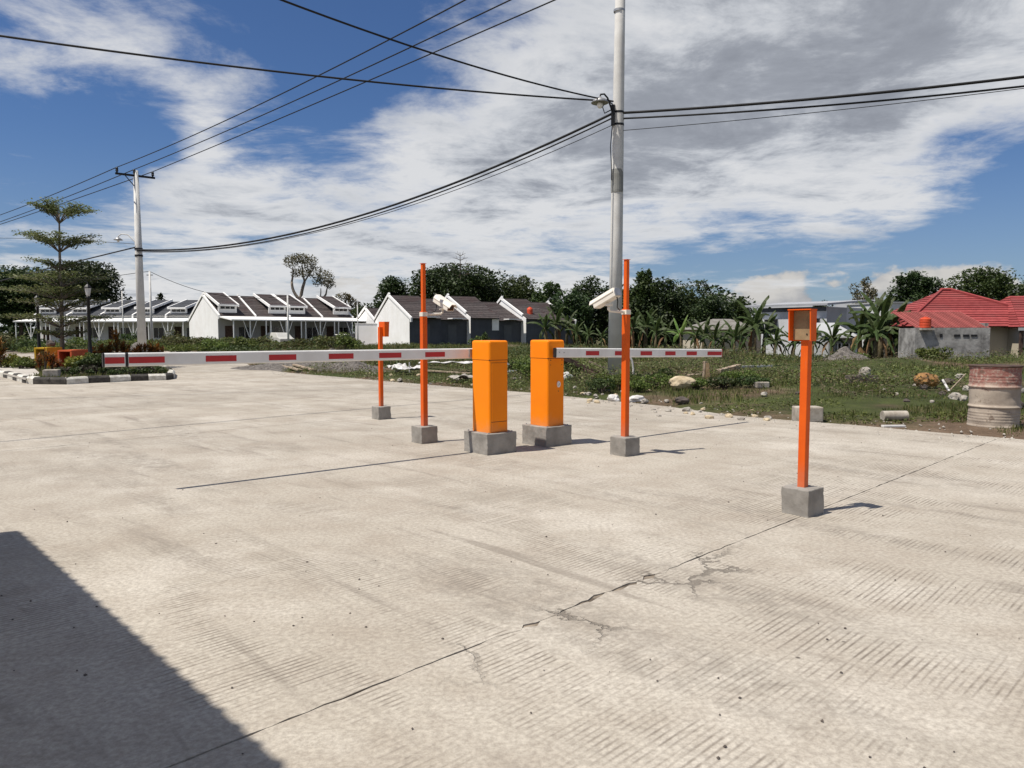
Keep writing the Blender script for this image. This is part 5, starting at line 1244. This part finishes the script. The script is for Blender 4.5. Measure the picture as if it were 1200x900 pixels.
plank('pale board lying in weeds behind the tan boulder', (806, 449), (872, 448), .22, .05, M_WOOD, .10, .08)
plank('brown log resting on the pale boards right of the stakes', (842, 450), (866, 446), .13, .12, M_WOOD, .12, .16, 'log', 'log')
plank('long white pipe lying in weeds right of the stakes', (862, 446), (905, 444), .06, .06, M_SHEET, .14, .14, 'pipe', 'pipe')
plank('narrow board end at the road edge behind the stakes', (828, 456), (872, 457), .10, .05, M_WOOD, .06, .06)
c = gpt(825, 452); item(MB().box((0, 0, .20), (.055, .10, .48)), 'stake', M_WOOD, 'upright wooden stake in the rubble under the boom tip, thinner darker one', 'stake', c, .3, .004, (0, .04))
c = gpt(829.5, 452.5); item(MB().box((0, 0, .17), (.12, .03, .42), taper=.7), 'stake', M_WOODP, 'upright pale board stake in the rubble under the boom tip, broader one', 'stake', c, -.2, .004, (0, -.06))
c = gpt(742, 449); item(MB().tube([(0, 0, -.05), (0, 0, .35), (-.03, 0, .55), (-.09, 0, .68)], .026, 10), 'white_pipe', M_SHEET, 'bent white pipe sticking up behind the camera post', 'pipe', c)
c = gpt(480, 437); item(MB().tube([(0, 0, 0), (.0, 0, .36)], .022, 8), 'white_pipe', M_SHEET, 'thin white pipe standing in the scrap sheets', 'pipe', c)
c = gpt(892, 464); item(MB().box((0, 0, .06), (.30, .16, .13)), 'concrete_block', M_BLOCK2, 'small broken block in weeds left of the reader post', 'block', c, .2, .02)
def sheet(label, px, py, sx, sy, amp, seed, rotz, m, lift=.06, tilt=0.0):
    n = 14; v = []; f = []
    for j in range(n + 1):
        for i in range(n + 1):
            x, y = (i / n - .5) * sx, (j / n - .5) * sy; z = amp * (mn.noise(Vector((x * 3.1, y * 3.1, seed))) + .5 * mn.noise(Vector((x * 8, y * 8, seed)))) + lift + x * tilt
            v.append((x, y, z))
    for j in range(n):
        for i in range(n): a = j * (n + 1) + i; f.append((a, a + 1, a + n + 2, a + n + 1))
    o = MB().add(v, f).build('scrap_sheet', m, None, gpt(px, py), rotz); md = o.modifiers.new('thickness', 'SOLIDIFY'); md.thickness = .015; return tag(o, label, 'scrap sheet')
sheet('crumpled white sheet on the weeds behind the left boom', 479, 439, 1.05, .8, .16, 1.0, .2, M_SHEET, .20)
sheet('torn white sheet corner beside the crumpled sheet behind the boom', 468, 436, .6, .6, .14, 2.0, .7, M_SHEET, .22)
sheet('long bowed white panel lying behind the orange camera post', 526, 436, 2.0, .8, .07, 3.0, .02, M_SHEET, .34)
sheet('dark grey bent panel left over between the orange cabinets', 604, 438, .7, .6, .12, 4.0, .3, mat('sheet_grey', (.12, .14, .15), (.07, .08, .085), 3, .6), .25)
sheet('second grey panel lying under the bent one between the cabinets', 600, 441, .75, .5, .08, 5.0, -.1, mat('sheet_slate', (.22, .25, .26), (.12, .14, .15), 3, .6), .10)
sheet('pale broken plasterboard at the road edge beside the left cabinet', 545, 449, .85, .6, .10, 6.0, .4, M_ROCK, .16)
plank('long pale batten lying in weeds beneath the bowed panel', (498, 437), (552, 440), .07, .05, M_WOOD, .08, .05)
plank('weathered plank on the gravel behind the left boom', (322, 430), (352, 436), .20, .05, M_WOOD, .12, .05)
plank('second plank crossing the gravel behind the left boom', (345, 433), (368, 436), .16, .06, M_WOOD, .16, .05)
plank('thin stick leaning in the rubble beside the oil drum', (1112, 466), (1131, 462), .02, .02, M_WOOD, .02, .26, 'stick', 'stick')
plank('curved white stick in the rubble beside the brown boulder', (1104, 464), (1112, 466), .04, .03, M_SHEET, .20, .02, 'stick', 'stick')

def mound(label, c, rx, ry, h, m, seed):
    n = 40; v = []; f = []
    for j in range(n + 1):
        for i in range(n + 1):
            x, y = (i / n - .5) * 2, (j / n - .5) * 2; q = max(0, 1 - math.hypot(x, y)); z = h * (q ** 1.1) * (1 + .5 * mn.noise(Vector((x * 2.2, y * 2.2, seed)))) + (.05 * mn.noise(Vector((x * 14, y * 14, seed))) * min(1, q * 4)) - .05
            v.append((x * rx, y * ry, z))
    for j in range(n):
        for i in range(n): a = j * (n + 1) + i; f.append((a, a + 1, a + n + 2, a + n + 1))
    return tag(MB().add(v, f).build('gravel_heap', m, None, c), label, 'gravel heap')
c = P(993, 410, 33); mound('low grey gravel heap in the field before the banana clump', (c.x, c.y, hz(c.x, c.y)), 1.7, 1.4, P(993, 405, 33).z - hz(c.x, c.y), M_GRAVEL, 1)
c = P(166, 412, 40); mound('grey gravel heap behind the slim utility pole', (c.x, c.y, hz(c.x, c.y)), 1.9, 1.5, .95, M_GRAVEL, 2)
c = P(352, 430, 29); mound('broad low gravel heap at the road end behind the left boom', (c.x, c.y, hz(c.x, c.y)), 2.9, 2.2, .38, M_GRAVEL, 3)
c = P(388, 430, 33); mound('darker gravel heap behind the left boom, before the white row', (c.x, c.y, hz(c.x, c.y)), 1.9, 1.6, .75, M_GRAVEL, 4)
c = P(410, 435, 27); mound('small earthy heap behind the left reader post', (c.x, c.y, hz(c.x, c.y)), 1.6, 1.4, .35, M_GRAVEL, 5)

# ------------------------------------------------------------------ grass and ground cover (nobody could count it)
def blades(pts, h, w, r, lean=.45):
    N = len(pts); a = r.uniform(0, 6.283, N); d = np.stack([np.cos(a), np.sin(a), np.zeros(N)], 1); s = np.stack([-np.sin(a), np.cos(a), np.zeros(N)], 1)
    s = unit(s + r.normal(size=(N, 3)) * .3 * np.array([1, 1, 0])); l = r.uniform(.1, 1.0, N)[:, None] * lean; H = h[:, None]; W = w[:, None]; z = np.array([0, 0, 1.0])
    m = pts + d * H * l * .35 + z * H * .6; e = pts + d * H * l + z * H * (1 - .25 * l)
    return np.stack([pts - s * W * .5, pts + s * W * .5, m + s * W * .35, e, m - s * W * .35], 1)
def scatter(n, ymin, ymax, r, half=.92, power=1.0):
    n = int(n * 1.15)
    Y = ymin + (ymax - ymin) * r.uniform(0, 1, n) ** power; X = Y * r.uniform(-half, half, n); return X, Y
rg_ = np.random.default_rng(11)
ISL = np.array(poly)
def grassfield(name, label, n, ymin, ymax, hlo, hhi, wlo, whi, m, thr, ns, seed, power=1.0, xmin=-99):
    X, Y = scatter(n, ymin, ymax, rg_, power=power); sd = road_sd(X, Y); d = vnoise(X, Y, ns, seed) + .5 * vnoise(X, Y, ns * .35, seed + 1) + .25 * vnoise(X, Y, ns * .12, seed + 2)
    keep = (sd > .10 + .35 * np.abs(vnoise(X, Y, .8, 77))) & (d > thr) & (X > xmin); X, Y, d, sd = X[keep], Y[keep], d[keep], sd[keep]
    f = np.clip((d - thr) / .5, .25, 1) * np.clip(sd / 1.2 + .35, .3, 1)
    pts = np.stack([X, Y, hgt(X, Y) - .01], 1); h = (hlo + (hhi - hlo) * rg_.uniform(0, 1, len(X)) ** 1.5) * f; w = rg_.uniform(wlo, whi, len(X))
    o = link(name, npmesh(name, blades(pts, h, w, rg_), 0, m, 5)); tag(o, label, 'grass', kind='stuff'); return o
grassfield('verge_grass', 'short green grass along the edge of the concrete', 170000, 9.0, 20, .03, .13, .006, .013, M_GRASS, .08, 1.2, 21, .9)
grassfield('field_grass', 'rough green grass over the near field', 120000, 14, 34, .04, .19, .009, .020, M_GRASS, .02, 2.0, 31)
grassfield('dry_field_grass', 'dry brownish grass stems through the field', 50000, 12, 42, .05, .22, .006, .014, M_GRASSD, .0, 2.9, 41)
grassfield('far_field_grass', 'tall rank grass in the far field below the houses', 120000, 30, 76, .10, .36, .03, .06, M_GRASS, -.35, 5.0, 51)
grassfield('far_dry_grass', 'dry brown stalks in the far field below the houses', 40000, 28, 72, .10, .36, .02, .045, M_GRASSD, .0, 5.0, 61)
def herbs(name, label, n, ymin, ymax, h, leaf, m, thr, ns, seed):
    X, Y = scatter(n, ymin, ymax, rg_); sd = road_sd(X, Y); d = vnoise(X, Y, ns, seed) + .5 * vnoise(X, Y, ns * .3, seed + 1); keep = (sd > .35) & (d > thr); X, Y, d, sd = X[keep], Y[keep], d[keep], sd[keep]
    z = hgt(X, Y) + h * rg_.uniform(0, 1, len(X)) * np.clip((d - thr) / .6, .2, 1) * np.clip(sd / 1.5, .3, 1)
    o = link(name, npmesh(name, leaves(np.stack([X, Y, z], 1), leaf, .6, .5, rg_), 0, m, 4)); tag(o, label, 'ground cover', kind='stuff')
herbs('leafy_ground_cover', 'creeping leafy ground cover patches on the near field', 90000, 11, 30, .24, .055, M_LBRIGHT, .36, 1.9, 71)
herbs('dark_weed_cover', 'darker tangled weeds over the middle of the field', 170000, 16, 44, .48, .065, M_LWEED, .0, 2.2, 91)
herbs('brown_scrub', 'dry brown scrub in patches over the field', 90000, 14, 46, .42, .06, M_LSCRUB, .10, 2.6, 101)
herbs('far_ground_cover', 'leafy weeds covering the far field', 70000, 28, 62, .55, .15, M_LMID, .15, 4.2, 81)
rg2 = np.random.default_rng(5)
bx = np.stack([rg2.uniform(ISL[:, 0].min(), ISL[:, 0].max(), 26000), rg2.uniform(ISL[:, 1].min(), ISL[:, 1].max(), 26000)], 1)
def inpoly(pt, pg):
    x, y = pt[:, 0], pt[:, 1]; ins = np.zeros(len(pt), bool)
    for i in range(len(pg)):
        (ax, ay), (bx_, by) = pg[i], pg[(i + 1) % len(pg)]; c = ((ay > y) != (by > y)); ins ^= c & (x < (bx_ - ax) * (y - ay) / (by - ay + 1e-12) + ax)
    return ins
PVP = np.array([tuple(p.xy) for p in pv]); shr = cen.xy
sm = ISL * .985 + np.array(shr) * .015
ok = inpoly(bx, sm) & ~inpoly(bx, PVP); bx = bx[ok]
pts = np.concatenate([bx, np.full((len(bx), 1), .125)], 1)
o = link('bed_grass', npmesh('bed_grass', blades(pts, rg2.uniform(.05, .14, len(bx)), rg2.uniform(.012, .025, len(bx)), rg2), 0, M_GRASS, 5)); tag(o, 'short grass between the plants of the kerbed bed', 'grass', kind='stuff')
# loose grit along the road edge and bits on the slabs
X, Y = scatter(26000, 8.5, 26, rg_); sd = road_sd(X, Y); keep = (np.abs(sd) < .9 * rg_.uniform(0, 1, len(X)) ** 2 + .05) ; X, Y, sd = X[keep], Y[keep], sd[keep]
zz_ = np.where(sd > 0, hgt(X, Y), 0.0)
def pebbles(name, label, X, Y, Z, s, m):
    N = len(X); c = np.stack([X, Y, Z], 1); base = np.array([[1, 0, 0], [0, 1, 0], [-1, 0, 0], [0, -1, 0], [0, 0, .8], [0, 0, -.5]], float)
    jit = rg_.uniform(.6, 1.3, (N, 6, 1)); v = c[:, None, :] + base[None] * jit * s[:, None, None]
    tri = np.array([[0, 1, 4], [1, 2, 4], [2, 3, 4], [3, 0, 4], [1, 0, 5], [2, 1, 5], [3, 2, 5], [0, 3, 5]]); vv_ = v[:, tri].reshape(-1, 3, 3)
    o = link(name, npmesh(name, vv_, 0, m, 3)); tag(o, label, 'gravel', kind='stuff')
pebbles('edge_gravel', 'loose gravel scattered along the concrete edge', X, Y, zz_, rg_.uniform(.008, .03, len(X)), M_ROCK)
n = 260; Y = 2.0 + 14 * rg_.uniform(0, 1, n) ** 1.3; X = Y * rg_.uniform(-.75, .75, n); k = road_sd(X, Y) < -.2; X, Y = X[k], Y[k]
pebbles('road_grit', 'tiny dark grit scattered over the concrete slabs', X, Y, np.full(len(X), .003), rg_.uniform(.0025, .0085, len(X)) ** 1.0, M_ROCKD)
